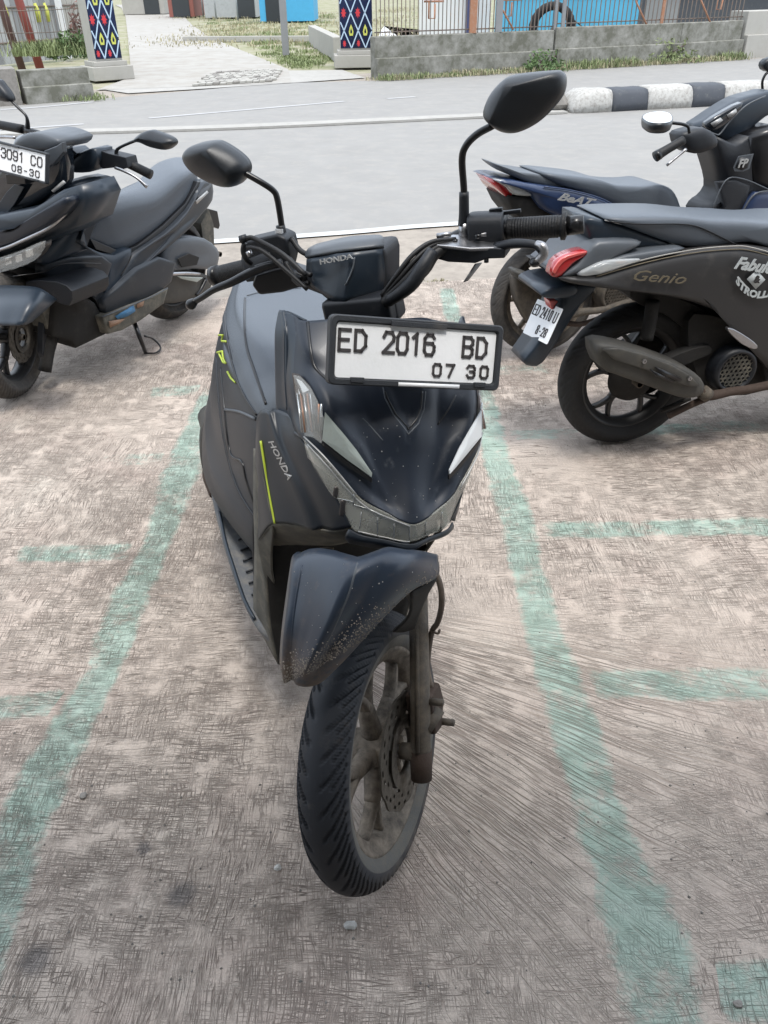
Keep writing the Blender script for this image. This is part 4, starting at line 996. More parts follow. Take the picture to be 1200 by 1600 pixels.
# ---- fork
rk = math.tan(R(26.5))
def fk(l, h, ds=0): return (l, -(h - .25) * rk * 1.0 + ds, h)
lower = tube('fork_leg', MS, [fk(.088, .215), fk(.088, .26), fk(.088, .50)], [.0170, .0185, .0165], 'muddy_metal', scoot, n=20, smooth_path=False)
lathe('fork_cap', MS, fk(.088, .50), [(0, .0165), (.012, .0205), (.022, .0205), (.026, .0155)], 'muddy_metal', lower, axis='h', n=20)
tube('axle_boss', MS, [(.05, 0, .25), (.088, 0, .25)], [.015, .018], 'muddy_metal', lower, n=14)
tube('fork_foot', MS, [fk(.088, .255), fk(.088, .207)], [.0205, .0190], 'rust_mud', lower, n=16)
tube('fork_tube', MS, [fk(.088, .50), fk(.088, .575)], .0145, 'chrome', scoot, n=20)
l2 = tube('fork_leg', MS, [fk(-.088, .215), fk(-.088, .50)], .0225, 'muddy_metal', scoot, n=20)
tube('fork_tube', MS, [fk(-.088, .50), fk(-.088, .575)], .0145, 'chrome', scoot, n=20)
# fork seam ridge
tube('fork_rib', MS, [(.090, .016 - 0 * rk, .27), (.090, .016 - (.47 - .25) * rk, .47)], .004, 'muddy_metal', lower, n=6)
# ---- caliper, bolts, brake hose
cal = slab('brake_caliper', MS, [(.108, -.045, .345), (.108, -.045 - .055, .33), (.108, -.105, .285), (.108, -.07, .245), (.108, -.035, .26)], .050, 'rust_mud', scoot, dirv=(-1, 0, 0), bevel=.006)
for s_, h_ in ((-.045, .335), (-.075, .255)): tube('caliper_bolt', MS, [(.105, s_, h_), (.130, s_ , h_)], .0065, 'muddy_metal', cal, n=8)
tube('caliper_bracket', MS, [(.098, -.02, .29), (.112, -.06, .30)], .012, 'muddy_metal', cal, n=8)
HP = [MS.S(u, v, s) for u, v, s in ((676, 885, -.10), (688, 915, -.09), (690, 945, -.09), (684, 972, -.10), (674, 990, -.11), (668, 1040, -.10), (674, 1075, -.08))]
tube('brake_hose', MS, HP, .0052, 'hose', scoot, n=8)
tube('hose_clip', MS, [MS.S(672, 985, -.105), MS.S(684, 990, -.10), MS.S(687, 984, -.1)], .0022, 'hose', scoot, n=6)
# ---- front fender (turns with the wheel)
fr = [[(441, 1048, .118), (452, 1062, .145), (472, 1071, .155), (492, 1069, .150), (507, 1060, .138)],
      [(439, 1030, .112), (450, 1036, .143), (482, 1042, .158), (518, 1034, .140), (545, 1022, .118)],
      [(442, 985, .090), (454, 985, .128), (507, 992, .146), (556, 984, .118), (592, 970, .080)],
      [(449, 930, .055), (462, 930, .098), (532, 938, .124), (600, 932, .086), (642, 922, .030)],
      [(455, 888, .020), (468, 882, .064), (556, 886, .090), (632, 887, .050), (681, 901, -.030)],
      [(458, 871, -.02), (474, 864, .026), (562, 866, .056), (640, 864, .012), (683, 874, -.060)],
      [(462, 868, -.07), (484, 862, -.04), (564, 866, -.01), (642, 862, -.05), (682, 868, -.100)],
      [(474, 872, -.14), (495, 868, -.12), (568, 872, -.10), (640, 868, -.12), (675, 872, -.160)]]
g = lattice([[MS.S(u, v, s) for u, v, s in r] for r in fr], 12)
# press the centre crease and the hollow beside it
a_, b_ = g.shape[:2]
for i in range(a_):
    for j in range(b_):
        x = j / (b_ - 1); t_ = i / (a_ - 1)
        k1 = max(0, min(1, (t_ - .06) * 7)); tent = lambda c_, w_: max(0, 1 - abs(x - c_) / w_)
        g[i, j, 1] += .013 * tent(.50, .10) * k1 - .010 * tent(.62, .10) * k1 + .010 * tent(.20, .07) - .006 * tent(.32, .09)
fen = mk('front_fender', [MS.w(p) for p in g.reshape(-1, 3)], gridfaces(a_, b_), 'fender_paint', scoot, solid=.0045, off=0)
decal_line('fender_crease_highlight', fen, [(561, 874), (545, 925), (524, 972), (501, 1020), (492, 1032)], .0022, 'silver_plastic', off=.0012)  # paler bead puts the bright highlight of the centre crease into colour
decal_line('fender_crease_highlight', fen, [(474, 884), (463, 940), (456, 1000), (452, 1040)], .0022, 'fender_paint', off=.0014)  # bead in the fender's own paint, shaped to catch a highlight
mud_ = lambda rr: (lambda t_: (440 + 240 * t_, 1062 - 150 * t_ ** 1.15 + 8 - abs(rr.gauss(0, 16))))(rr.random() ** 1.3)
specks('mud_specks', fen, mud_, 1500, .0011, 'shoulder_dirt', 1)
specks('mud_specks', fen, lambda rr: (rr.uniform(450, 660), rr.uniform(880, 1050)), 60, .0009, 'logo_silver', 2)
# inside wall of the fender down to the fork
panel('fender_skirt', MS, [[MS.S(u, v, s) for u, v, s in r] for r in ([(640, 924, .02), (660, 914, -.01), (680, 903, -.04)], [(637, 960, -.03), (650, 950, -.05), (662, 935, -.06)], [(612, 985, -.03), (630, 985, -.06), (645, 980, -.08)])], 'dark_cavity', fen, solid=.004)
# ---- front cowl: left half surveyed, right half mirrored
def Bl(r): return [B(*p) if len(p) == 3 and p[0] > 5 else np.array(p, float) for p in r]
half = [[(436, 489, -.372), (441, 484, -.368), (459, 493, -.345), (481, 502, -.315), (-.062, -.285, .955), (0, -.275, .955)],
        [(431, 520, -.358), (446, 520, -.335), (463, 525, -.312), (487, 545, -.272), (-.062, -.245, .905), (0, -.232, .905)],
        [(431, 560, -.346), (447, 560, -.320), (461, 562, -.292), (494, 580, -.245), (-.062, -.200, .860), (0, -.188, .860)],
        [(432, 600, -.336), (446, 600, -.308), (460, 605, -.268), (506, 612, -.205), (-.060, -.168, .820), (0, -.152, .818)],
        [(434, 640, -.322), (450, 640, -.290), (466, 644, -.243), (518, 650, -.172), (-.056, -.142, .775), (0, -.133, .775)],
        [(446, 668, -.292), (459, 668, -.258), (473, 676, -.208), (532, 690, -.150), (-.050, -.122, .742), (0, -.112, .742)],
        [(462, 680, -.240), (470, 682, -.215), (494, 705, -.170), (545, 735, -.133), (-.042, -.100, .712), (0, -.088, .712)],
        [(472, 684, -.212), (480, 690, -.193), (510, 722, -.155), (562, 776, -.108), (604, 801, -.084), (0, -.068, .687)]]
rows = mirror([Bl(r) for r in half])
cw = lattice(rows, 10)
ra, rb_ = cw.shape[:2]
for i in range(ra):       # creases: shoulder ridge, hollow beside it, nose emblem wedge, raised V keel
    for j in range(rb_):
        x = abs(j / (rb_ - 1) - .5) * 2; t_ = i / (ra - 1); l_ = abs(cw[i, j, 0])
        cw[i, j, 1] += .006 * math.exp(-((x - .80) / .03) ** 2) * (t_ < .75)
        vline = .028 + (.735 - cw[i, j, 2]) * 0
        # wedge between the headlights, under the plate
        hh = cw[i, j, 2]; wl = max(0, (hh - .805) * .42)
        if hh > .80: cw[i, j, 1] -= .006 * (1 / (1 + math.exp((l_ - wl) / .0022)))
        # two soft grooves fanning up from the nose
        gl = .052 + (hh - .80) * .22
        if .79 < hh < .93: cw[i, j, 1] -= .0035 * math.exp(-((l_ - gl) / .010) ** 2) * min(1, (hh - .79) * 30)
        gl2 = .030 + (hh - .70) * .55
        if hh < .80: cw[i, j, 1] += .002 * math.exp(-((l_ - gl2) / .006) ** 2)
cowl = mk('front_cowl', [MB.w(p) for p in cw.reshape(-1, 3)], gridfaces(ra, rb_), 'nose_paint', scoot, solid=.004, off=0)
cowl.data.materials.append(MATS['matte_paint'])
idx = 0
mi = []
for i in range(ra - 1):
    for j in range(rb_ - 1):
        x = abs((j + .5) / (rb_ - 1) - .5) * 2; t_ = (i + .5) / (ra - 1)
        mi.append(1 if x > .60 + .0 * t_ else 0)
cowl.data.polygons.foreach_set('material_index', mi)
decal_line('emblem_edge', cowl, [(598, 606), (601, 622), (614, 648), (638, 679), (653, 662), (661, 640), (664, 612)], .0016, 'silver_plastic', off=.0012, smooth_path=False)
decal_line('emblem_gap', cowl, [(601, 612), (605, 624), (618, 648), (638, 671), (650, 656), (657, 636), (659, 612)], .0024, 'gloss_black', off=.0008, smooth_path=False)
decal_line('cowl_crease_or_highlight', cowl, [(566, 654), (580, 668), (598, 688)], .0014, 'silver_plastic', off=.0012); decal_line('cowl_crease_or_highlight', cowl, [(683, 664), (700, 640), (712, 618)], .0018, 'gloss_black', off=.0012)  # the silver line paints a short highlight on the nose
decal_line('cowl_crease_or_highlight', cowl, [(447, 492), (446, 540), (447, 600), (450, 640)], .0022, 'matte_paint', off=.0010)
decal_line('cowl_crease_or_highlight', cowl, [(481, 504), (486, 548), (493, 575), (512, 596)], .0030, 'gloss_black', off=.0010)
specks('dust_specks', cowl, lambda rr: (rr.uniform(560, 720), rr.uniform(660, 815)), 60, .0008, 'logo_silver', 5)
# the shoulders' rear return
panel('cowl_return', MB, [[B(436, 489, -.372), B(450, 486, -.40), B(480, 500, -.36)], [B(431, 520, -.358), B(440, 520, -.42), B(470, 530, -.42)], [B(431, 600, -.338), B(438, 600, -.42), B(455, 600, -.44)], [B(434, 660, -.32), B(440, 660, -.42), B(455, 660, -.44)]], 'matte_paint', cowl)
# ---- turn signals / daytime strips in both cheeks
def poly_patch(name, pts, m, parent, F=MB, n=3, push=.0, solid=.003, crown_=.0, sharp=True, mirror_=False):
    P = [np.array(p) + np.array([0, push, 0]) for p in pts]
    if mirror_: P = [np.array([-p[0], p[1], p[2]]) for p in P]
    P = np.array(P); c = P.mean(0); V = [F.w(p) for p in P] + [F.w(c + (P[k] - c) * .5 + np.array([0, crown_ * .8, 0])) for k in range(len(P))] + [F.w(c + np.array([0, crown_, 0]))]; k = len(P)
    f = [(j, (j + 1) % k, k + (j + 1) % k, k + j) for j in range(k)] + [(k + j, k + (j + 1) % k, 2 * k) for j in range(k)]
    o = mk(name, V, f, m, parent, smooth=False, solid=solid, off=0)
    return o
for sgn in (False, True):
    sig = [B(456, 581, -.268), B(466, 583, -.258), B(482, 600, -.232), B(493, 622, -.205), B(503, 650, -.180), B(500, 672, -.176), B(503, 690, -.168), B(487, 678, -.185), B(473, 675, -.202), B(466, 640, -.232), B(460, 605, -.258)]
    hl = poly_patch('headlight', sig, 'reflector_dark', scoot, push=.004, mirror_=sgn)
    for k in range(7):    # ribbed reflector inside the signal
        a0 = np.array(B(463 + k * 5, 612, -.248 + k * .006)); a1 = np.array(B(470 + k * 5.2, 672, -.200 + k * .003))
        if k > 4: a0 = np.array(B(476 + k * 4, 628, -.225 + k * .006))
        if sgn: a0[0] *= -1; a1[0] *= -1
        tube('reflector_rib', MB, [a0 + [0, .008, 0], a1 + [0, .008, 0]], .0018, 'signal_amber' if k % 2 else 'reflector', hl, n=5)
    poly_patch('signal_reflector', [B(462, 588, -.262), B(470, 592, -.252), B(481, 606, -.232), B(466, 613, -.246)], 'drl_white', hl, push=.010, mirror_=sgn)
    poly_patch('signal_lens', sig, 'lens', hl, push=.013, mirror_=sgn, crown_=.006, solid=.002)
    drl = [B(504, 638, -.186), B(530, 668, -.166), B(552, 696, -.150), B(577, 732, -.126), B(576, 738, -.124), B(540, 712, -.148), B(500, 681, -.174)]
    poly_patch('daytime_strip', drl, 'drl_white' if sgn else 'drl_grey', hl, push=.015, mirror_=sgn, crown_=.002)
    edge_ = [B(500, 683, -.172), B(540, 715, -.146), B(578, 741, -.122), B(577, 748, -.120), B(538, 722, -.145), B(500, 690, -.171)]
    poly_patch('strip_bezel', edge_, 'gloss_black', hl, push=.013, mirror_=sgn)
    tube('lens_seam', MB, [np.array(p) * ([-1, 1, 1] if sgn else [1, 1, 1]) + [0, .012, 0] for p in (B(472, 677, -.205), B(508, 713, -.157), B(553, 767, -.118))], .0014, 'logo_silver', hl, n=5)
# ---- lower headlamp band under the V
low_in = [[(478, 692, -.200), (505, 722, -.165), (534, 752, -.140), (566, 787, -.115), (600, 806, -.098), (0, -.086, .684)],
          [(482, 712, -.200), (508, 752, -.168), (538, 790, -.140), (566, 815, -.118), (602, 826, -.102), (0, -.092, .668)],
          [(486, 730, -.200), (510, 782, -.172), (540, 820, -.142), (562, 836, -.122), (602, 842, -.106), (0, -.096, .650)]]
refl = panel('headlamp_bowl', MB, mirror([Bl(r) for r in low_in]), 'reflector', scoot, n=4, solid=.003)
for (u, v, s, w_, h_) in ((560, 800, -.112, .018, .022), (588, 816, -.102, .026, .018), (615, 826, -.097, .016, .02), (655, 824, -.098, .022, .02), (683, 805, -.105, .02, .024), (528, 770, -.13, .014, .02), (574, 790, -.105, .020, .012), (540, 795, -.12, .018, .03), (702, 790, -.108, .016, .026)):
    box('reflector_facet', MB, B(u, v, s) + [0, -.004, 0], (w_, .006, h_), 'reflector_dark' if u != 588 else 'chrome', refl, bevel=.003)
low = [[(474, 686, -.196), (503, 714, -.156), (533, 745, -.128), (565, 780, -.104), (602, 801, -.082), (0, -.066, .687)],
       [(482, 712, -.186), (508, 752, -.150), (536, 788, -.124), (566, 812, -.100), (603, 824, -.082), (0, -.068, .668)],
       [(492, 735, -.180), (522, 785, -.142), (549, 824, -.112), (566, 834, -.098), (603, 842, -.084), (0, -.070, .652)]]
hlens = panel('headlamp_lens', MB, mirror([Bl(r) for r in low]), 'lens_smoke', refl, n=6, solid=.002, off=1)
for q_ in ([(553, 768), (553, 788)], [(553, 788), (578, 796), (600, 806)], [(527, 778), (553, 784)], [(590, 808), (590, 838)], [(616, 818), (616, 842)], [(640, 820), (640, 843)], [(665, 816), (664, 840)], [(690, 800), (688, 836)], [(565, 800), (562, 826)]):
    decal_line('lens_rib', hlens, q_, .0009, 'reflector', off=.0006, step=5)
for q_ in ([(481, 694), (512, 728), (548, 770), (575, 794), (600, 806), (640, 822)], [(560, 830), (600, 839), (640, 846), (690, 838)]): decal_line('lens_rib', hlens, q_, .0012, 'logo_silver', off=.0006)
lip = [[(546, 826, -.112), (566, 836, -.094), (603, 843, -.080), (0, -.066, .650)], [(540, 838, -.116), (566, 845, -.096), (603, 850, -.082), (0, -.068, .640)], [(545, 846, -.15), (570, 851, -.14), (604, 855, -.13), (0, -.12, .632)]]
panel('cowl_lip', MB, mirror([Bl(r) for r in lip]), 'side_paint', scoot, n=5, solid=.003)
# ---- side panels with the yellow stripe
sp = [[(402, 655, -.352), (409, 641, -.342), (420, 640, -.325), (440, 642, -.305), (452, 648, -.280)],
      [(401, 700, -.348), (408, 690, -.325), (434, 690, -.283), (454, 690, -.250), (475, 690, -.215)],
      [(401, 760, -.340), (416, 748, -.302), (456, 745, -.235), (484, 745, -.190), (510, 742, -.158)],
      [(403, 805, -.332), (423, 790, -.280), (474, 786, -.205), (505, 786, -.160), (530, 784, -.130)],
      [(405, 842, -.325), (429, 817, -.262), (488, 824, -.185), (522, 828, -.145), (549, 823, -.113)]]
sr = [Bl(r) for r in sp]
def crease(A, amp, pos, wd):
    a, b = A.shape[:2]
    for i in range(a):
        for j in range(b): A[i, j, 1] += amp * max(0, 1 - abs(j / (b - 1) - pos) / (wd * 1.8))
    return A
for mrr in (False, True):
    rws = mir1(sr) if mrr else sr
    A = crease(crease(lattice(rws, 7), .009, .5, .05), -.006, .64, .07)
    if mrr and False: pass
    sidep = mk('side_panel', [MB.w(p) for p in A.reshape(-1, 3)], gridfaces(*A.shape[:2]), 'side_paint', scoot, solid=.004, off=0)
    # underside return and the rear fin
    un = [[(405, 842, -.325), (429, 817, -.264), (488, 824, -.187), (522, 828, -.147), (549, 823, -.115)], [(412, 850, -.34), (432, 835, -.29), (488, 836, -.22), (522, 838, -.18), (545, 834, -.15)], [(430, 860, -.37), (440, 850, -.33), (490, 850, -.27), (520, 850, -.24), (545, 845, -.21)]]
    ur = [Bl(r) for r in un]; panel('panel_underside', MB, mir1(ur) if mrr else ur, 'dusty_plastic', sidep, n=4, solid=.003)
    fn = [[(402, 700, -.350), (404, 700, -.345), (408, 692, -.328)], [(401, 760, -.345), (408, 755, -.325), (416, 748, -.305)], [(403, 840, -.335), (416, 830, -.305), (429, 817, -.268)], [(408, 870, -.345), (418, 868, -.320), (426, 862, -.300)], [(415, 900, -.352), (421, 898, -.340), (427, 895, -.325)], [(429, 926, -.358), (431, 923, -.352), (434, 920, -.345)], [(446, 946, -.362), (447, 945, -.360), (448, 944, -.358)]]
    fr_ = [Bl(r) for r in fn]; panel('rear_fin', MB, mir1(fr_) if mrr else fr_, 'dusty_plastic', sidep, n=5, solid=.004)
    st = [B(407, 688, -.322), B(412, 720, -.308), B(417, 750, -.298), B(423, 786, -.278), B(429, 817, -.260)]
    tube('pinstripe', MB, [np.array(p) * ([-1, 1, 1] if mrr else [1, 1, 1]) + [0, .002, 0] for p in st], .0022, 'yellow_green', sidep, n=5)
    if not mrr:
        text_on('side_badge', 'HONDA', sidep, (421, 690), (452, 750), 'logo_silver', 8.0)
# ---- dark inner shield behind the wheel
sh = [[(-.185, -.36, .66), (-.10, -.30, .66), (0, -.28, .66)], [(-.180, -.355, .56), (-.10, -.31, .56), (0, -.29, .56)], [(-.165, -.345, .42), (-.10, -.33, .42), (0, -.32, .42)], [(-.150, -.335, .28), (-.10, -.34, .28), (0, -.34, .28)], [(-.130, -.32, .185), (-.09, -.34, .18), (0, -.35, .18)]]
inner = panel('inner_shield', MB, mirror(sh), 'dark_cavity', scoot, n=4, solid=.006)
rt = [[(-.185, -.36, .66), (-.195, -.40, .66)], [(-.182, -.355, .56), (-.19, -.40, .56)], [(-.167, -.345, .42), (-.18, -.40, .42)], [(-.152, -.335, .28), (-.17, -.42, .27)], [(-.132, -.32, .185), (-.15, -.45, .185)]]
for q in (rt, mir1(rt)): panel('shield_edge', MB, q, 'dusty_plastic', inner, n=4, solid=.004)
# leg shield facing the rider
ls = [[(-.12, -.42, .86), (-.08, -.43, .88), (0, -.44, .89)], [(-.15, -.40, .74), (-.10, -.44, .76), (0, -.46, .76)], [(-.185, -.41, .52), (-.12, -.46, .52), (0, -.48, .52)], [(-.17, -.42, .30), (-.1, -.47, .30), (0, -.49, .30)]]
panel('leg_shield', MB, mirror(ls), 'black_plastic', scoot, n=4, solid=.006)
# ---- floorboard with its mat
def fl_sec(s, hw, ht, hb, rise=.0): return [(-hw, s, ht), (-hw * .6, s, ht - .003), (0, s, ht + rise), (hw * .6, s, ht - .003), (hw, s, ht), (hw + .006, s, ht - .012), (hw - .01, s, (ht + hb) / 2), (hw - .045, s, hb), (0, s, hb), (-hw + .045, s, hb), (-hw + .01, s, (ht + hb) / 2), (-hw - .006, s, ht - .012)]
floor = loft('floorboard', MB, [fl_sec(-.335, .125, .235, .17), fl_sec(-.38, .160, .248, .17), fl_sec(-.46, .178, .262, .17), fl_sec(-.60, .190, .285, .175), fl_sec(-.74, .198, .325, .18), fl_sec(-.84, .200, .36, .19)], 'floor_plastic', scoot, n=4, m_=2, sharp=True, bevel=.004)
for k in range(9):
    s0 = -.46 - k * .036; 
    for sg in (-1, 1): tube('mat_rib', MB, [(sg * .165, s0, .268 + k * .0055), (sg * .12, s0 - .02, .268 + k * .0055)], .0028, 'black_plastic', floor, n=5)
for pts in ([(365, 829, .283), (386, 804, .30)], [(368, 838, .278), (390, 812, .295)], [(367, 862, .275), (398, 884, .268)]):
    tube('mat_groove', MB, [MB.H(u, v, h) for u, v, h in pts], .0022, 'black_plastic', floor, n=5)
er = [MB.H(u, v, h) for u, v, h in ((343, 800, .33), (352, 845, .30), (366, 890, .28), (381, 935, .262), (398, 968, .25))]
tube('edge_trim', MB, er, .004, 'matte_paint', floor, n=6); tube('edge_trim', MB, [(-p[0], p[1], p[2]) for p in er], .004, 'matte_paint', floor, n=6)
box('mat_slot', MB, (-.128, -.362, .249), (.022, .014, .006), 'gloss_black', floor, bevel=.002)
# ---- body behind the floor: lofts along the bike
def body_sec(s, rows):   # rows: list of (half width, height) from top to bottom
    return [(-w_, s, h) for w_, h in rows] + [(w_, s, h) for w_, h in reversed(rows)]
bod = loft('body_cover', MB, [body_sec(-.50, [(.085, .66), (.120, .62), (.135, .55), (.13, .45), (.12, .32)]), body_sec(-.56, [(.115, .68), (.150, .65), (.160, .57), (.155, .45), (.145, .31)]), body_sec(-.68, [(.130, .70), (.168, .67), (.182, .58), (.182, .46), (.178, .33)]), body_sec(-.82, [(.140, .72), (.176, .68), (.190, .58), (.195, .46), (.192, .35)]), body_sec(-.98, [(.135, .725), (.160, .69), (.178, .60), (.186, .50), (.17, .42)]), body_sec(-1.14, [(.085, .74), (.105, .71), (.135, .65), (.14, .58), (.12, .53)]), body_sec(-1.30, [(.045, .76), (.055, .74), (.075, .67), (.08, .62), (.06, .58)]), body_sec(-1.42, [(.015, .765), (.02, .76), (.03, .72), (.03, .68), (.02, .66)])], 'side_paint', scoot, n=4, m_=3)
seat = loft('seat', MB, [body_sec(-.505, [(.045, .700), (.095, .682), (.112, .655), (.09, .64)]), body_sec(-.545, [(.072, .728), (.128, .702), (.150, .662), (.12, .645)]), body_sec(-.66, [(.095, .752), (.140, .728), (.168, .680), (.14, .66)]), body_sec(-.82, [(.115, .765), (.152, .742), (.174, .695), (.15, .675)]), body_sec(-.96, [(.105, .772), (.140, .752), (.158, .710), (.13, .68)]), body_sec(-1.10, [(.080, .780), (.105, .765), (.128, .720), (.11, .69)]), body_sec(-1.25, [(.045, .785), (.065, .775), (.082, .735), (.07, .71)]), body_sec(-1.36, [(.012, .775), (.018, .77), (.025, .75), (.018, .74)])], 'seat_vinyl', scoot, n=5, m_=4)
# seams of the seat and creases of the flank
decal_line('seat_seam', seat, [(383, 466), (382, 490), (383, 520), (387, 548), (396, 575), (406, 604), (416, 632)], .0030, 'gloss_black', off=0)
decal_line('seat_seam', seat, [(386, 462), (410, 456), (440, 452), (470, 450)], .0022, 'silver_plastic', off=0)
for ob_ in (seat, bod):
    decal_line('body_seam', ob_, [(352, 470), (352, 504), (356, 533), (363, 567), (372, 597), (385, 624), (401, 648)], .0030, 'gloss_black', off=0, step=10)
decal_line('body_seam', bod, [(345, 575), (349, 620), (355, 680), (362, 712), (378, 722), (385, 750), (398, 790), (402, 806)], .0032, 'gloss_black', off=0)
decal_line('body_seam', bod, [(338, 560), (341, 610), (346, 660), (356, 715), (372, 765), (400, 812)], .0030, 'black_plastic', off=0)
decal_line('body_crease', bod, [(352, 640), (375, 644), (400, 655)], .004, 'silver_plastic', off=0)
for z_ in (((342, 524), (349, 524), (347, 533), (355, 534)), ((340, 551), (348, 549), (350, 562), (354, 568), (349, 566), (343, 553)), ((356, 581), (362, 592), (369, 598))):
    decal_line('yellow_mark', bod, z_, .0026, 'yellow_green', off=.001, smooth_path=False) or decal_line('yellow_mark', seat, z_, .0026, 'yellow_green', off=.001, smooth_path=False)
# rear wheel, engine, muffler: mostly hidden, built where they stand
rw = lathe('rear_wheel', MB, (0, -1.256, .25), [(-.09, .01), (-.09, .014), (.09, .014), (.09, .01)], 'steel', scoot, n=16)
tyre_mesh(MB, (0, -1.256, .25), .25, .048, .182, 'rubber', rw, na=240); rim(MB, (0, -1.256, .25), .184, .034, 'muddy_rim', rw, spokes=5)
loft('engine_case', MB, [selliptic((.05, -.86, .27), .12, .09, 3), selliptic((.07, -1.0, .27), .13, .10, 3), selliptic((.11, -1.2, .26), .06, .08, 3), selliptic((.11, -1.34, .26), .04, .06, 3)], 'muddy_metal', scoot)
tube('muffler', MB, [(-.08, -.98, .20), (-.10, -1.1, .21), (-.105, -1.42, .25)], [.03, .045, .048], 'muffler_grey', scoot, n=18)
# heat shield and pillion peg bulging out at the left of the picture
hs = tube('muffler_bracket', MB, [MB.S(326, 645, -1.02), MB.S(321, 668, -1.0), MB.S(320, 700, -.98), MB.S(324, 735, -.96), MB.S(330, 758, -.93)], [.006, .013, .014, .012, .006], 'muffler_grey', scoot, n=14)
tube('peg_bracket', MB, [MB.S(331, 775, -.90), MB.S(329, 762, -.93), MB.S(323, 745, -.96), MB.S(321, 728, -1.0)], [.006, .011, .011, .008], 'rust_mud', scoot, n=8)
# ---- number plate on its bracket
TL, TR, BR, BL = (MB.w(B(u, v, s)) for u, v, s in ((506, 489, -.178), (771, 508, -.178), (791, 612, -.145), (520, 600, -.145)))
pl, PF_, pw_, ph_ = plate_on(TL, TR, BR, BL, [('ED', .055, .50, .29, .056, .032, .052), ('2016', .300, .50, .29, .056, .022, .052), ('BD', .765, .50, .29, .055, .030, .052), ('07', .595, .19, .175, .044, .034, .040), ('30', .80, .19, .175, .044, .038, .040)], scoot, frame_w=.0105, lower=(.57, .36))
box('plate_bracket', MB, (0, -.235, .90), (.07, .07, .05), 'black_plastic', scoot, bevel=.004)
for x_ in (.1, .9): pass
# ---- handlebar group
S_ = lambda u, v, s: MS.S(u, v, s)
hbm = 'black_plastic'
hb = tube('handlebar', MS, [S_(395, 418, -.47), S_(430, 418, -.47), S_(478, 440, -.46), S_(540, 460, -.45), S_(600, 455, -.45), S_(650, 420, -.455), S_(690, 385, -.465), S_(745, 362, -.47), S_(905, 352, -.475)], .0115, 'gloss_black', scoot, n=14)
tube('steering_stem', MS, [(0, -.33, .78), (0, -.385, .90)], .028, hbm, scoot, n=18)
stem = loft('stem_cover', MS, [selliptic(S_(568, 500, -.38), .055, .018, 3), selliptic(S_(560, 480, -.40), .06, .02, 3)], hbm, scoot, n=2)
box('stem_clamp', MS, S_(565, 482, -.39), (.13, .06, .05), hbm, scoot, bevel=.008)
box('stem_clamp', MS, S_(590, 478, -.41), (.09, .05, .05), hbm, scoot, bevel=.008)
# grips
def grip(p, q, r, name='grip'):
    p, q = np.array(p), np.array(q); gq = tube(name, MS, [p, p + (q - p) * .1, p + (q - p) * .5, p + (q - p) * .9, q], [r * 1.0, r, r * .96, r, r * 1.08], 'grip_rubber', scoot, n=22)
    for k in range(16): 
        c = p + (q - p) * (.12 + .72 * k / 15); d = unit(q - p) * .0022
        tube('grip_ring', MS, [c - d, c + d], r * 1.05, 'grip_rubber', gq, n=20)
    return gq, p, q
gR, p_, q_ = grip(S_(793, 358, -.475), S_(885, 353, -.478), .0172)
tube('grip_flange', MS, [S_(878, 353, -.478), S_(884, 353, -.478)], .0225, 'grip_rubber', gR, n=22)
tube('bar_end', MS, [S_(886, 353, -.478), S_(912, 350, -.48)], [.0155, .015], 'gloss_black', gR, n=20)
gL, p_, q_ = grip(S_(392, 418, -.47), S_(342, 430, -.475), .0172)
tube('bar_end', MS, [S_(342, 430, -.475), S_(332, 432, -.475)], [.020, .019], 'gloss_black', gL, n=20)
# switch housings
sw = loft('switch_housing', MS, [[(c[0], c[1] + y, c[2] + z) for y, z in ((-.026, -.022), (-.026, .016), (-.012, .026), (.02, .026), (.032, .012), (.03, -.022))] for c in (S_(738, 358, -.47), S_(748, 357, -.47), S_(784, 356, -.473), S_(790, 356, -.473))], hbm, scoot, n=2, m_=3, bevel=0)
box('switch_button', MS, S_(775, 328, -.475) , (.022, .01, .006), 'black_plastic', sw, bevel=.001)
box('switch_button', MS, S_(800, 331, -.475) , (.03, .008, .006), 'black_plastic', sw, bevel=.001)
sw2 = loft('switch_housing', MS, [[(c[0], c[1] + y, c[2] + z) for y, z in ((-.028, -.024), (-.028, .018), (-.01, .028), (.02, .026), (.032, .010), (.03, -.024))] for c in (S_(392, 414, -.465), S_(402, 412, -.465), S_(428, 408, -.46), S_(436, 408, -.46))], hbm, scoot, n=2, m_=3)
# throttle side clutter: housing block behind the left mirror stem, cable elbow loops
slab('switch_cover', MS, [S_(u, v, -.435) for u, v in ((378, 378), (404, 372), (432, 366), (446, 372), (452, 398), (446, 425), (420, 440), (398, 430), (386, 408))], .05, hbm, scoot, dirv=(0, -1, 0), bevel=.006)
slab('switch_cover', MS, [S_(u, v, -.41) for u, v in ((398, 428), (440, 418), (476, 430), (480, 446), (440, 458), (404, 462), (392, 446))], .05, 'gloss_black', scoot, dirv=(0, -1, 0), bevel=.006)
tube('cable_elbow', MS, [S_(380, 376, -.40), S_(388, 372, -.40), S_(400, 374, -.40), S_(440, 396, -.385), S_(478, 430, -.37)], .0046, 'cable', scoot, n=8)
tube('cable_elbow', MS, [S_(382, 380, -.40), S_(380, 392, -.40), S_(384, 404, -.40), S_(392, 412, -.41)], .005, 'cable', scoot, n=8)
tube('cable_elbow', MS, [S_(386, 386, -.395), S_(410, 392, -.39), S_(450, 425, -.38), S_(480, 452, -.37)], .004, 'cable', scoot, n=8)
tube('cable_nut', MS, [S_(376, 374, -.40), S_(384, 372, -.40)], .0075, 'black_plastic', scoot, n=6); tube('cable_nut', MS, [S_(388, 392, -.395), S_(392, 400, -.395)], .006, 'steel', scoot, n=6)
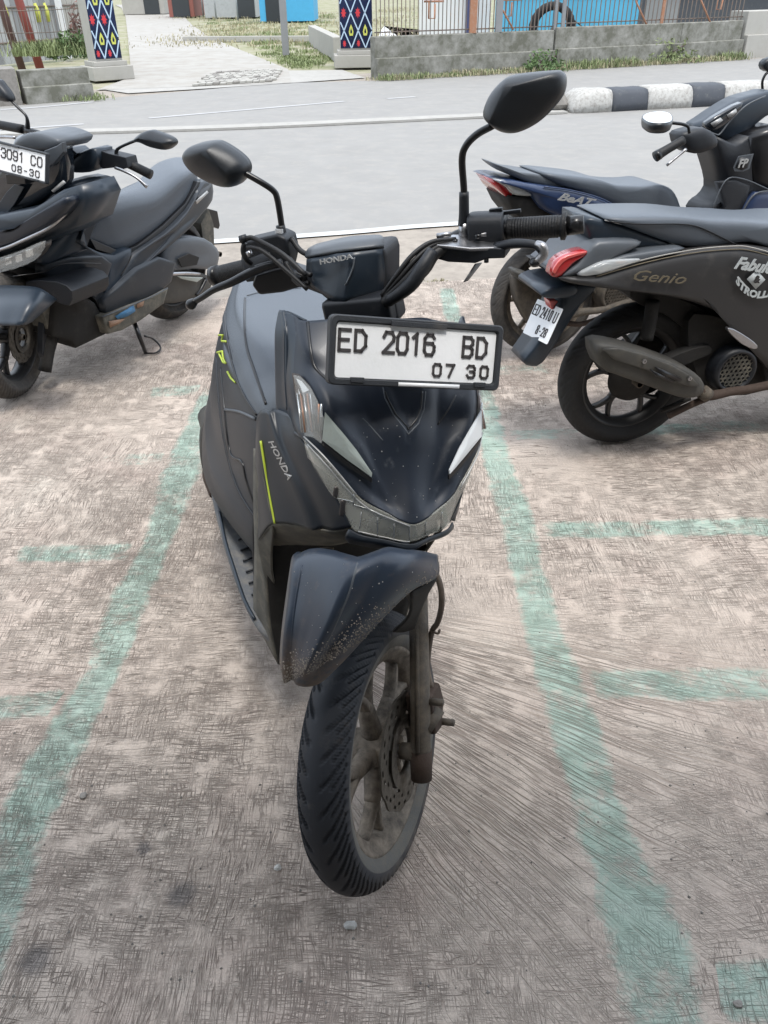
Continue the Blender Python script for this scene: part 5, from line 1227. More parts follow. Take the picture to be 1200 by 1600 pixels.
for dx, r_ in ((0, .0042), (5, .0042), (11, .006), (18, .010)):
    tube('cable', MS, [S_(597 + dx * .2, 462 + dx * .6, -.36), S_(618 + dx * .6, 432 + dx * 1.2, -.36), S_(645 + dx, 398 + dx * 1.3, -.38), S_(675 + dx * .3, 378 + dx, -.41), S_(712, 374 + dx * .4, -.435)], r_, 'cable', scoot, n=8)
tube('cable_sleeve', MS, [S_(606, 470, -.36), S_(640, 446, -.36), S_(660, 418, -.37), S_(676, 392, -.39)], [.011, .013, .0125, .010], 'black_plastic', scoot, n=10)
tube('cable', MS, [S_(455, 372, -.45), S_(470, 392, -.44), S_(492, 402, -.43)], .005, 'cable', scoot, n=8)
for a in ((446, 410, 470, 436), (452, 404, 486, 430), (458, 436, 482, 442)): tube('cable', MS, [S_(a[0], a[1], -.40), S_((a[0] + a[2]) / 2, (a[1] + a[3]) / 2 + 6, -.39), S_(a[2], a[3], -.38)], .0045, 'cable', scoot, n=8)
# right brake bracket: polished top plate over a dark box
br = slab('lever_bracket', MS, [S_(u, v, s) for u, v, s in ((677, 378, -.42), (707, 366, -.455), (735, 364, -.46), (756, 372, -.46), (790, 382, -.44), (790, 386, -.42), (735, 388, -.41), (680, 382, -.41))], .006, 'steel', scoot, dirv=(0, 0, -1), bevel=.002)
slab('bracket_box', MS, [S_(u, v, -.415) for u, v in ((677, 382), (735, 386), (790, 388), (789, 404), (760, 405), (742, 412), (700, 410), (678, 404))], .045, hbm, scoot, dirv=(0, -1, 0), bevel=.003)
tube('bracket_pin', MS, [S_(760, 404, -.42), S_(760, 410, -.42)], .004, hbm, scoot, n=8)
for u, v in ((691, 376), (711, 378), (747, 370)): tube('bracket_bolt', MS, [S_(u, v, -.43) + [0, 0, -.002], S_(u, v, -.43) + [0, 0, .004]], .005, 'gloss_black', br, n=8)
for u in (694, 750): tube('bracket_bolt', MS, [S_(u, 371, -.44) + [-.012, 0, .004], S_(u, 371, -.44) + [.012, 0, .004]], .0045, 'steel', br, n=8)
lv = tube('brake_lever', MS, [S_(775, 386, -.43), S_(800, 381, -.415), S_(822, 381, -.405), S_(838, 384, -.40), S_(846, 392, -.395)], [.008, .008, .0072, .0065, .006], 'black_plastic', scoot, n=10)
tube('lever_cap', MS, [S_(838, 381, -.40), S_(848, 386, -.395), S_(849, 398, -.395), S_(840, 408, -.395)], [.006, .0075, .0075, .007], 'steel', lv, n=10)
tube('lever_ball', MS, [S_(836, 403, -.395), S_(836, 410, -.395), S_(836, 416, -.395)], [.006, .010, .006], 'gloss_black', lv, n=12)
panel('lever_plate', MS, [[S_(742, 412, -.43), S_(752, 410, -.45)], [S_(724, 440, -.41), S_(730, 438, -.43)]], 'post_grey', scoot, n=2, solid=.002, sharp_c=True)  # small plain grey plate below the lever bracket
lv2 = tube('brake_lever', MS, [S_(440, 410, -.40), S_(410, 418, -.395), S_(384, 430, -.39), S_(360, 442, -.385), S_(335, 452, -.385), S_(315, 465, -.39), S_(300, 473, -.395)], [.007, .0085, .0085, .0075, .0065, .006, .006], 'gloss_black', scoot, n=10)
tube('lever_ball', MS, [S_(306, 470, -.392), S_(298, 476, -.395), S_(293, 480, -.395)], [.006, .0105, .005], 'gloss_black', lv2, n=14)
# ---- instrument block
face = [(477, 402, -.415), (530, 393, -.390), (598, 386, -.420), (603, 402, -.425), (603, 440, -.425), (598, 462, -.42), (568, 480, -.39), (520, 478, -.375), (480, 445, -.395)]
FP = [S_(*p) for p in face]
meter = slab('instrument_block', MS, FP, .085, hbm, scoot, dirv=(0, -1, 0), bevel=.008)
topc = [[S_(478, 403, -.412), S_(530, 394, -.386), S_(600, 386, -.416)], [S_(482, 391, -.43), S_(532, 380, -.41), S_(599, 373, -.435)], [S_(496, 383, -.475), S_(545, 372, -.475), S_(592, 369, -.48)]]
panel('instrument_hood', MS, topc, 'silver_plastic', meter, n=4, solid=.006, off=0)
fpan = [[S_(480, 405, -.410), S_(528, 396, -.384), S_(553, 394, -.382), S_(597, 389, -.412)], [S_(480, 430, -.402), S_(528, 432, -.376), S_(548, 430, -.370), S_(601, 425, -.412)], [S_(487, 448, -.392), S_(520, 470, -.368), S_(540, 474, -.364), S_(596, 458, -.41)]]
panel('instrument_face', MS, fpan, 'silver_plastic' if False else 'matte_paint', meter, n=4, solid=.004, off=0, sharp_c=True)
tube('face_crease', MS, [S_(554, 402, -.377), S_(551, 420, -.370), S_(540, 446, -.362)], .0016, 'silver_plastic', meter, n=5)
a0 = MS.w(S_(502, 413, -.374)); a1 = MS.w(S_(553, 404, -.372)); ex = unit(a1 - a0); up = MS.w(S_(502, 403, -.376)) - a0; ez = unit(np.cross(ex, up)); ez = ez if np.dot(ez, O - a0) > 0 else -ez
letters('meter_badge', 'HONDA', a0 + ez * .003, ex, np.cross(ez, ex), ez, np.linalg.norm(a1 - a0), 'logo_silver', meter, bold=.02, h=.0088)
# ---- mirrors
st = tube('mirror_stem', MS, [S_(724, 350, -.46), S_(725, 300, -.46), S_(722, 250, -.455), S_(728, 228, -.45), S_(745, 210, -.445), S_(770, 196, -.44)], [.0058] * 6, 'gloss_black', scoot, n=12, seg=6)
tube('stem_boot', MS, [S_(724, 352, -.46), S_(725, 335, -.46), S_(725, 300, -.46)], [.0095, .0088, .0082], 'black_plastic', st, n=14)
tube('stem_nut', MS, [S_(726, 372, -.46), S_(725, 348, -.46)], [.012, .010], 'steel', st, n=6)
mirror_shell('mirror', MS, [S_(u, v, -.45) for u, v in ((757, 178), (765, 150), (785, 126), (805, 117), (862, 111), (878, 113), (884, 125), (880, 148), (862, 172), (840, 192), (812, 206), (790, 206), (772, 196))], .042, 'mirror_back', scoot, ridge=(S_(798, 134, -.45), S_(776, 184, -.45)))
st2 = tube('mirror_stem', MS, [S_(444, 385, -.46), S_(439, 345, -.46), S_(433, 310, -.46), S_(427, 298, -.458), S_(410, 286, -.45), S_(380, 269, -.445)], [.0058] * 6, 'gloss_black', scoot, n=12, seg=6)
tube('stem_boot', MS, [S_(446, 390, -.46), S_(442, 372, -.46), S_(438, 352, -.46)], [.0105, .0095, .0085], 'black_plastic', st2, n=14)
tube('stem_nut', MS, [S_(438, 392, -.45), S_(436, 358, -.45)], [.008, .0075], 'post_grey', st2, n=8)
mirror_shell('mirror', MS, [S_(u, v, -.45) for u, v in ((288, 246), (294, 232), (310, 224), (336, 220), (350, 224), (372, 238), (386, 252), (389, 266), (382, 280), (370, 290), (350, 291), (320, 280), (298, 264))], .040, 'mirror_back', scoot, ridge=(S_(338, 232, -.45), S_(366, 264, -.45)))
# side stand
tube('side_stand', MB, [(.09, -.70, .22), (.20, -.64, .10), (.26, -.60, .0)], [.011, .010, .009], 'muddy_metal', scoot, n=8)
# ================================================================== THE OTHER SCOOTERS
class Side:
    """outline tracing on the side plane of a parked scooter"""
    def __init__(s, F, root): s.F, s.root = F, root
    def P(s, pts, l): return [s.F.L(u, v, l) for u, v in pts]
    def slab(s, name, pts, l, th, m, crown=0, sm=0, parent=None, bevel=.003, **k): return slab(name, s.F, s.P(pts, l), th, m, parent or s.root, smooth_n=sm, bevel=bevel, dirv=(1, 0, 0), crown=crown, **k)
    def tube(s, name, pts, l, r, m, parent=None, n=8, **k): return tube(name, s.F, s.P(pts, l), r, m, parent or s.root, n=n, **k)
    def text(s, name, txt, p0, p1, l, m, parent, **k):
        a, b = s.F.w(s.F.L(*p0, l)), s.F.w(s.F.L(*p1, l)); ex = unit(b - a); ez = -s.F.M[:, 0]; ez = ez if l < 0 else -ez; ez = unit(ez - ex * np.dot(ez, ex)); ey = np.cross(ez, ex)
        return letters(name, txt, a, ex, ey, ez, np.linalg.norm(b - a), m, parent, **k)
def hexgrille(F, c, r, m, parent, cell=.0085, axis=-1):
    V = []; Fc = []
    for i in range(-6, 7):
        for j in range(-6, 7):
            x = (i + .5 * (j % 2)) * cell * 2; y = j * cell * 1.75
            if x * x + y * y > (r * .92) ** 2: continue
            k = len(V)
            for q in range(6):
                a = pi / 3 * q + pi / 6
                for rr_ in (cell * .72, cell * 1.08): V.append(F.w((c[0], c[1] + x + rr_ * cos(a), c[2] + y + rr_ * sin(a))))
            Fc += [(k + 2 * q, k + 2 * q + 1, k + (2 * q + 3) % 12, k + (2 * q + 2) % 12) for q in range(6)]
    return mk('grille_mesh', V, Fc, m, parent, smooth=False, solid=.003, kind=None)
# ---------------------------------------------------------------- brown-grey scooter, right
GF = Frame(.859, 2.581, R(12), R(1.5)); gen = thing('scooter', 'dark brown scooter with white script lettering on its side, parked at the right edge', 'scooter', (.859, 2.581, 0)); gs = Side(GF, gen)
rw = lathe('rear_wheel', GF, (0, 0, .256), [(-.09, .01), (-.09, .014), (.09, .014), (.09, .01)], 'muddy_metal', gen, n=16)
tyre_mesh(GF, (0, 0, .256), .256, .048, .182, 'black_rubber', rw, na=300, sgn=1); rim(GF, (0, 0, .256), .185, .034, 'black_rim', rw, spokes=5, style='y')
lathe('hub_cover', GF, (-.02, 0, .256), [(0, .085), (-.02, .08), (-.035, .04), (-.035, .0005)], 'dark_cavity', rw, n=32)
lathe('drive_case', GF, (.09, .10, .26), [(-.03, .12), (.03, .11), (.03, .0005)], 'dark_cavity', gen, n=32)
gs.slab('side_cover', [(872, 434), (905, 431), (935, 427), (985, 412), (1040, 398), (1100, 388), (1150, 384), (1200, 388), (1290, 410), (1330, 470), (1300, 540), (1230, 590), (1196, 575), (1180, 540), (1150, 505), (1105, 480), (1060, 466), (1000, 456), (950, 450), (915, 445), (890, 442)], -.135, .27, 'genio_paint', crown=.028, sm=2)
cover = gen.children[-1] if len(gen.children) else gen
cover = [o for o in gen.children if o.name.startswith('side_cover')][0]
for dy, r_ in ((0, .0022), (5, .0018)):
    gs.tube('pinstripe', [(932, 427 + dy), (965, 417 + dy), (1005, 406 + dy), (1050, 396 + dy), (1100, 388 + dy), (1150, 384.5 + dy), (1175, 387 + dy), (1215, 398 + dy)], -.150, r_, 'logo_brown' if dy else 'kerb_strip', cover, n=5)
gs.text('side_badge', 'Genio', (989, 438), (1070, 444), -.172, 'logo_brown', cover, shear=.35, bold=.0, h=.032)
gs.text('side_lettering', 'Fabulous', (1147, 419), (1226, 431), -.1735, 'print_white', cover, bold=.03, shear=.3, h=.036)
dm = gs.slab('sticker', [(1167, 436), (1183, 422), (1196, 437), (1181, 452)], -.172, .001, 'print_white', parent=cover, bevel=0)
gs.text('sticker_sign', '&', (1177, 442), (1187, 442), -.1745, 'genio_paint', dm, bold=.03)
gs.text('side_lettering', 'STROLLING', (1142, 463), (1224, 468), -.1735, 'print_white', cover, bold=.04, h=.022, arc=.045)
gs.slab('seat', [(945, 341), (1000, 338), (1060, 338), (1110, 343), (1160, 345), (1205, 348), (1260, 345), (1330, 352), (1345, 380), (1300, 405), (1220, 392), (1170, 378), (1120, 384), (1065, 384), (1010, 366), (965, 349)], -.10, .20, 'seat_vinyl', crown=.02, sm=3)
st_ = [o for o in gen.children if o.name.startswith('seat')][0]
gs.tube('seat_seam', [(952, 346), (1000, 350), (1060, 350), (1090, 354), (1122, 368), (1150, 382)], -.122, .0022, 'gloss_black', st_, n=5)
gs.slab('grab_rail', [(914, 341), (950, 345), (1000, 362), (1056, 384), (1010, 388), (960, 384), (925, 378), (918, 362)], -.085, .17, 'matte_paint', crown=.012, sm=2)
gs.tube('rail_edge', [(945, 344), (985, 354), (1020, 366), (1056, 383)], -.100, .0018, 'logo_silver', gen, n=5)
gs.slab('tail_cowl', [(917, 392), (935, 376), (992, 375), (1000, 382), (968, 398), (925, 420), (884, 433), (876, 430), (900, 412)], -.125, .25, 'silver_plastic', crown=.016, sm=2)
gs.slab('tail_panel', [(938, 413), (975, 398), (1060, 386), (1062, 392), (1005, 408), (950, 424), (930, 427)], -.138, .25, 'silver_plastic', crown=.012, sm=2)
gs.slab('tail_light', [(862, 430), (868, 412), (884, 400), (905, 393), (917, 392), (916, 398), (896, 410), (876, 431), (867, 433)], -.128, .05, 'red_lens', crown=.006, sm=2)
tl = [o for o in gen.children if o.name.startswith('tail_light')][0]
gs.slab('tail_light_rim', [(864, 424), (872, 410), (886, 400), (916, 393), (914, 397), (888, 405), (875, 416), (868, 428)], -.137, .01, 'red_lens_pale', parent=tl, sm=2)
gs.slab('turn_signal', [(903, 430), (925, 416), (948, 407), (985, 404), (1002, 405), (980, 414), (935, 429)], -.150, .03, 'lens_clear', crown=.008, sm=2)
gs.slab('turn_signal_bulb', [(925, 422), (945, 411), (960, 411), (955, 418), (935, 426)], -.146, .02, 'reflector', crown=.004)
gs.slab('turn_signal_bulb', [(962, 408), (985, 406), (975, 412), (962, 413)], -.148, .02, 'signal_amber', crown=.002)
gs.slab('mudguard', [(880, 443), (932, 446), (918, 462), (896, 492), (872, 530), (848, 566), (832, 572), (817, 566), (828, 548), (850, 515), (868, 478), (884, 458)], -.055, .11, 'matte_paint', crown=.012, sm=2)
gs.slab('reflector_stalk', [(846, 458), (862, 449), (900, 445), (900, 462), (872, 466), (850, 465)], -.10, .2, 'matte_paint', crown=.008, sm=2)
gs.slab('rear_reflector', [(858, 470), (872, 470), (872, 486), (862, 484)], -.05, .05, 'red_lens_pale')
c = [GF.w(GF.S(u, v, -.30)) for u, v in ((841, 467), (881, 483), (857, 539), (814, 519))]
c = [GF.w(GF.L(841, 467, .06)), GF.w(GF.L(881, 483, -.11)), GF.w(GF.L(857, 539, -.11)), GF.w(GF.L(814, 519, .06))]
plate_on(*c, [('ED', .05, .58, .27, .085, .045, .035), ('2410', .36, .58, .27, .062, .045, .035), ('U', .85, .58, .27, .085, .03, .035), ('8.28', .45, .14, .22, .06, .045, .035)], gen, frame=False)
# muffler with its pierced heat shield
mu = gs.slab('muffler', [(933, 541), (962, 540), (1000, 549), (1050, 566), (1085, 582), (1100, 600), (1098, 614), (1085, 621), (1060, 620), (1010, 602), (960, 584), (941, 575)], -.20, .09, 'muffler_grey', crown=.012, sm=2)
gs.slab('heat_shield', [(942, 546), (965, 544), (1005, 554), (1050, 571), (1080, 588), (1094, 603), (1080, 604), (1046, 596), (1010, 578), (960, 562)], -.222, .012, 'muffler_grey', parent=mu, sm=1, crown=.002)
for pts in ([(1024, 574), (1036, 578), (1066, 592), (1062, 596), (1040, 589)], [(1017, 578), (1030, 584), (1056, 597), (1048, 598), (1026, 589)]): gs.slab('shield_slot', pts, -.2300, .006, 'gloss_black', parent=mu, bevel=0)
for u, v in ((1006, 564), (1077, 591)): bolt(GF, GF.L(u, v, -.227) * np.array([1, 1, 1]) , -.0075, 'steel', mu, h=-.006)
gs.tube('exhaust_pipe', [(1095, 614), (1110, 618), (1140, 612), (1170, 608), (1210, 600)], -.16, [.02, .018, .016, .016, .016], 'rust_mud')
gs.tube('exhaust_clamp', [(1098, 612), (1106, 618)], -.165, .024, 'muddy_metal', gen, n=14)
gs.slab('swing_arm', [(1045, 560), (1090, 543), (1110, 542), (1112, 552), (1090, 562), (1060, 575), (1048, 572)], -.12, .04, 'dark_cavity', sm=2)
gs.slab('engine_case', [(1085, 490), (1150, 505), (1185, 545), (1200, 580), (1188, 612), (1140, 618), (1100, 605), (1080, 560), (1075, 520)], -.10, .22, 'dark_cavity', sm=2)
fc = GF.L(1147, 578, -.14); fn_ = lathe('fan_cover', GF, fc, [(.04, .082), (-.005, .080), (-.018, .072), (-.018, .064), (-.006, .062), (-.006, .0005)], 'black_plastic', gen, n=36); hexgrille(GF, (fc[0] - .012, fc[1], fc[2]), .066, 'dusty_plastic', fn_)
gs.slab('pillion_peg', [(1137, 516), (1146, 514), (1170, 528), (1184, 540), (1180, 546), (1160, 538)], -.20, .02, 'steel', sm=2)
gs.slab('splash_guard', [(985, 455), (1060, 466), (1110, 490), (1140, 520), (1120, 545), (1085, 525), (1040, 492), (1000, 476)], -.07, .14, 'dark_cavity', sm=2)
gs.tube('shock_absorber', [(1020, 470), (1016, 500), (1010, 530)], -.09, .022, 'dark_cavity', gen, n=12)
gs.tube('stand_bar', [(1044, 650), (1060, 642), (1085, 630), (1105, 622)], -.14, .012, 'rust_mud'); gs.tube('stand_bar', [(1032, 642), (1060, 630), (1078, 622)], -.10, .009, 'dark_cavity')
gs.slab('belly_cover', [(1190, 560), (1260, 560), (1260, 640), (1200, 610)], -.13, .26, 'dark_cavity')
for (u0, v0, u1, v1) in ((952, 534, 1010, 541), (1010, 541, 1050, 560)): pass
lathe('front_wheel', GF, (0, 1.256, .25), [(-.04, .18), (-.045, .22), (0, .25), (.045, .22), (.04, .18)], 'black_rubber', gen, n=60)
gs.slab('front_body', [(1330, 420), (1560, 300), (1640, 330), (1600, 480), (1400, 600), (1260, 600), (1270, 520), (1400, 560), (1480, 470)], -.17, .34, 'genio_paint', crown=.02)
# ---------------------------------------------------------------- blue scooter behind it
BF = Frame(.715, 3.434, R(17), R(1.0)); blu = thing('scooter', 'dark blue scooter with a dark seat, half hidden behind the dark brown scooter', 'scooter', (.715, 3.434, 0)); bs = Side(BF, blu)
rw = lathe('rear_wheel', BF, (0, 0, .25), [(-.09, .01), (-.09, .014), (.09, .014), (.09, .01)], 'muddy_metal', blu, n=16)
tyre_mesh(BF, (0, 0, .25), .25, .045, .190, 'old_rubber', rw, na=300, sgn=1); rim(BF, (0, 0, .25), .192, .030, 'muddy_rim', rw, spokes=7, style='i')
lathe('drive_case', BF, (.07, .05, .26), [(-.03, .10), (.03, .09), (.03, .0005)], 'dark_cavity', blu, n=32)
bs.slab('seat', [(846, 271), (900, 275), (935, 280), (962, 288), (1000, 290), (1030, 288), (1050, 297), (1061, 318), (1062, 337), (1030, 337), (990, 332), (940, 314), (896, 296), (872, 288)], -.10, .20, 'seat_vinyl', crown=.022, sm=3)
bs.slab('side_cover', [(778, 284), (800, 282), (822, 286), (850, 290), (880, 294), (915, 302), (950, 316), (985, 334), (1010, 342), (1060, 345), (1060, 375), (1000, 378), (930, 352), (880, 342), (845, 326), (830, 305), (805, 292)], -.125, .25, 'blue_paint', crown=.02, sm=2)
bc = [o for o in blu.children if o.name.startswith('side_cover')][0]
bs.tube('body_highlight', [(850, 292), (890, 297), (930, 307), (955, 318), (990, 338)], -.142, .003, 'blue_paint', bc, n=6)
bs.text('side_badge', 'BeAT', (871, 312), (929, 323), -.160, 'logo_silver', bc, shear=.5, bold=.03, h=.028)
bs.slab('grab_rail', [(781, 259), (790, 261), (810, 268), (845, 273), (878, 286), (882, 293), (860, 291), (830, 286), (806, 277), (790, 267)], -.09, .18, 'silver_plastic', crown=.01, sm=2)
bs.slab('tail_light', [(769, 281), (776, 280), (790, 288), (802, 297), (800, 307), (790, 308), (780, 298)], -.08, .16, 'red_lens', crown=.01)
bs.slab('turn_signal', [(774, 281), (800, 283), (822, 290), (838, 305), (815, 306), (800, 303), (790, 292)], -.118, .05, 'lens_clear', crown=.012, sm=2)
bs.slab('signal_reflector', [(790, 286), (812, 289), (825, 298), (812, 302), (800, 298)], -.112, .03, 'reflector', crown=.004)
bs.slab('tail_underside', [(792, 309), (806, 307), (845, 308), (862, 322), (905, 345), (930, 356), (900, 368), (850, 352), (815, 345)], -.10, .20, 'dark_cavity', sm=2, crown=.01)
bs.slab('rear_fender', [(806, 345), (818, 328), (836, 320), (850, 345), (870, 372), (855, 380), (830, 365)], -.05, .10, 'silver_plastic', sm=2, crown=.01)
bs.slab('air_cleaner', [(845, 375), (868, 372), (905, 388), (925, 398), (920, 435), (895, 440), (862, 428), (846, 412)], -.10, .14, 'dark_cavity', sm=2, crown=.02)
bs.slab('fender_stay', [(905, 348), (925, 340), (935, 362), (932, 385), (915, 392), (908, 372)], -.11, .05, 'rust_mud', sm=2)
bm_ = bs.slab('muffler', [(806, 424), (826, 428), (850, 438), (900, 447), (915, 455), (905, 468), (870, 470), (838, 455), (812, 438)], -.17, .07, 'muffler_grey', crown=.014, sm=3)
bs.slab('muffler_body', [(808, 430), (830, 440), (855, 456), (850, 500), (835, 515), (812, 478), (806, 450)], -.12, .06, 'muddy_metal', sm=2, crown=.01)
bs.tube('exhaust_pipe', [(870, 498), (905, 488), (940, 484), (985, 470)], -.13, [.022, .018, .015, .015], 'muddy_metal')
bs.tube('exhaust_pipe', [(852, 512), (880, 505), (910, 506), (950, 492)], -.10, [.012, .012, .012, .012], 'rust_mud')
fc = BF.L(961, 460, -.12); fn_ = lathe('fan_cover', BF, fc, [(.05, .074), (-.005, .072), (-.015, .066), (-.015, .060), (-.004, .058), (-.004, .0005)], 'muddy_metal', blu, n=36); hexgrille(BF, (fc[0] - .010, fc[1], fc[2]), .058, 'muddy_metal', fn_, cell=.0075)
bs.slab('engine_case', [(925, 410), (985, 400), (1010, 430), (1010, 480), (975, 495), (940, 490)], -.08, .18, 'muddy_metal', sm=2)
# front half of the blue scooter: leg shield, cockpit and bars
bs.slab('floorboard', [(1010, 350), (1110, 348), (1220, 350), (1230, 400), (1010, 400)], -.16, .32, 'dark_cavity')
bs.slab('leg_shield', [(1112, 345), (1112, 325), (1124, 316), (1136, 300), (1134, 276), (1125, 245), (1118, 214), (1148, 226), (1168, 214), (1178, 214), (1215, 226), (1260, 300), (1240, 400), (1180, 380)], -.14, .16, 'black_plastic', crown=.01, sm=2)
bs.slab('glove_box', [(1120, 285), (1150, 281), (1172, 290), (1165, 320), (1148, 346), (1118, 346), (1132, 322)], -.165, .02, 'black_plastic', crown=.004)
bs.slab('outer_panel', [(1166, 316), (1180, 300), (1215, 300), (1215, 352), (1160, 346), (1156, 334)], -.172, .02, 'blue_paint', crown=.01)
bs.tube('panel_edge', [(1158, 334), (1180, 303), (1215, 298)], -.180, .0035, 'silver_plastic')
bs.tube('panel_edge', [(1112, 328), (1134, 282), (1162, 280), (1205, 298)], -.168, .003, 'silver_plastic')
bs.slab('column_cover', [(1117, 212), (1146, 228), (1164, 214), (1172, 222), (1176, 262), (1170, 278), (1140, 282), (1131, 268)], -.11, .12, 'black_plastic', crown=.02, sm=2)
hexo = [(1146, 262), (1154, 244), (1178, 240), (1171, 264), (1162, 268), (1148, 268)]
bs.slab('front_apron', [(1172, 214), (1215, 196), (1300, 230), (1310, 330), (1215, 305), (1176, 285)], -.15, .16, 'gloss_black', crown=.02)
e_ = bs.slab('round_emblem', hexo, -.178, .003, 'silver_plastic', bevel=.001)
bs.slab('emblem_field', [(1149, 262), (1156, 247), (1174, 243), (1168, 262), (1160, 266)], -.1805, .002, 'black_plastic', parent=e_, bevel=0)
bs.text('emblem_sign', 'FP', (1153, 262), (1168, 260), -.184, 'logo_silver', e_, shear=.2, bold=.03)
ck = bs.slab('cockpit', [(1092, 201), (1107, 188), (1134, 170), (1162, 154), (1190, 146), (1215, 142), (1225, 165), (1196, 182), (1172, 202), (1146, 226), (1120, 214)], -.05, .10, 'matte_paint', crown=.018, sm=2)
bs.slab('display', [(1105, 192), (1132, 174), (1160, 160), (1156, 172), (1140, 190), (1118, 204), (1107, 202)], -.098, .03, 'smoked_screen', crown=.006, sm=2)
bs.slab('display_print', [(1111, 193), (1126, 184), (1130, 188), (1116, 199)], -.108, .004, 'logo_silver', bevel=0); bs.slab('display_print', [(1136, 180), (1150, 170), (1152, 175), (1140, 186)], -.108, .004, 'logo_silver', bevel=0)
bs.tube('cockpit_rim', [(1095, 199), (1118, 210), (1126, 208), (1140, 190), (1166, 165), (1196, 150)], -.100, .0035, 'silver_plastic')
hc = bs.slab('handlebar_cover', [(1062, 212), (1075, 204), (1100, 200), (1118, 212), (1120, 228), (1104, 236), (1086, 240), (1070, 234)], -.22, .07, 'black_plastic', crown=.02, sm=2)
bs.tube('grip', [(1027, 243), (1045, 232), (1068, 219)], -.30, [.019, .0165, .0165], 'grip_rubber', blu, n=14); bs.tube('bar_end', [(1024, 245), (1030, 241)], -.305, .02, 'gloss_black', blu, n=14)
bs.tube('brake_lever', [(1042, 258), (1058, 245), (1072, 233)], -.30, [.006, .005, .006], 'steel', blu)
mirror_shell('mirror', BF, BF_ := [BF.H(u, v, 1.10) for u, v in ((1002, 188), (1010, 181), (1030, 178), (1046, 181), (1051, 190), (1046, 196), (1030, 198), (1012, 196))], .022, 'mirror_back', blu, thick=.006, raise_dir=(0, 0, -1))
bs.tube('mirror_stem', [(1050, 192), (1066, 194), (1075, 198), (1077, 208)], -.27, .006, 'gloss_black', blu)
bs.tube('mirror_stem', [(1193, 152), (1191, 130), (1195, 118), (1201, 112)], .22, .006, 'gloss_black', blu)
bs.slab('mirror', [(1192, 103), (1199, 92), (1225, 86), (1240, 96), (1225, 110), (1200, 112)], .22, .03, 'mirror_back', crown=.012, sm=2)
lathe('front_wheel', BF, (0, 1.24, .25), [(-.04, .18), (-.045, .22), (0, .25), (.045, .22), (.04, .18)], 'black_rubber', blu, n=60)
# ---------------------------------------------------------------- big scooter at the left edge
pa = G(32, 613); PX = Frame(pa[0], pa[1], R(-90 - 27), R(4)); lef = thing('scooter', 'large black touring scooter on its side stand, parked at the left edge', 'scooter', (pa[0], pa[1], 0)); ps = Side(PX, lef)
def PS(pts): # (u, v, s) on cross planes
    return [PX.S(u, v, s) for u, v, s in pts]
def PL(pts): return [PX.L(u, v, l) for u, v, l in pts]
def pslab(name, pts, th, m, mode='L', crown=0, sm=0, parent=None, **k):
    P = PL(pts) if mode == 'L' else PS(pts)
    return slab(name, PX, P, th, m, parent or lef, smooth_n=sm, dirv=(-1, 0, 0) if mode == 'L' else (0, -1, 0), crown=crown, **k)
def L3(pts, l): return [(u, v, l) for u, v in pts]
def S3(pts, s): return [(u, v, s) for u, v in pts]
# front wheel, turned a little
class Turned:
    def __init__(s, F, c, a): s.F, s.c, s.a = F, np.array(c, float), a
    def w(s, p): return s.F.w(s.c + rot_about(np.asarray(p, float) - s.c, np.array([0, 0, 1.]), s.a))
PT = Turned(PX, (0, 0, .25), R(-21))
fwl = lathe('front_wheel', PT, (0, 0, .25), [(-.07, .01), (-.07, .013), (.07, .013), (.07, .01)], 'muddy_metal', lef, n=16)
tyre_mesh(PT, (0, 0, .25), .25, .056, .178, 'old_rubber', fwl, na=360, sgn=-1); rim(PT, (0, 0, .25), .180, .036, 'black_rim', fwl, spokes=5); brake_disc(PT, (.06, 0, .25), .10, .055, 'disc_steel', fwl)
tube('fork_leg', PX, PL([(94, 450, .08), (80, 520, .08), (70, 580, .08)]), .026, 'dark_cavity', lef, n=14); tube('fork_leg', PX, [(-.10, -.12, .60), (-.10, 0, .25)], .026, 'dark_cavity', lef, n=12)
pslab('fork_guard', L3([(72, 478), (92, 470), (98, 500), (88, 545), (78, 566), (66, 552)], .085), .03, 'black_plastic', sm=2)
panel('front_fender', PX, [PS([(-60, 455, .0), (-10, 448, .03), (30, 448, .04), (62, 452, .03), (88, 468, -.05)]), PS([(-60, 480, .10), (-10, 476, .14), (26, 476, .14), (52, 476, .12), (72, 482, .04)]), PS([(-50, 505, .16), (-8, 508, .20), (14, 509, .20), (34, 508, .19), (48, 502, .12)])], 'matte_paint', lef, n=5, solid=.005)
pslab('fender_stay', S3([(40, 440), (88, 440), (112, 455), (108, 478), (84, 470), (52, 462)], -.08), .20, 'black_plastic', mode='S', sm=2)
# cowl: nose, chrome brow, headlamp
pslab('front_cowl', S3([(-80, 330), (0, 335), (60, 322), (100, 296), (128, 288), (140, 310), (128, 350), (88, 372), (40, 392), (0, 408), (-80, 420)], -.12), .16, 'matte_paint', mode='S', crown=.022, sm=1)
pslab('cowl_step', S3([(-80, 370), (0, 366), (40, 352), (78, 330), (100, 308), (108, 318), (86, 346), (40, 372), (0, 388), (-80, 395)], -.045), .05, 'nose_paint', mode='S', crown=.015, sm=2)
tube('chrome_brow', PX, PS([(-60, 402, -.03), (0, 390, -.03), (40, 374, -.035), (76, 356, -.05), (100, 336, -.075), (122, 312, -.10)]), [.004, .006, .007, .007, .006, .003], 'steel', lef, n=8)
hlp = pslab('headlight', S3([(-60, 416), (0, 404), (40, 390), (68, 378), (60, 398), (40, 412), (0, 424), (-60, 436)], -.045), .04, 'reflector_dark', mode='S', crown=.015, sm=2)
pslab('headlight_lens', S3([(-60, 415), (0, 402), (40, 388), (70, 376), (62, 399), (40, 414), (0, 426), (-60, 438)], -.02), .004, 'lens', mode='S', crown=.01, sm=2, parent=hlp)
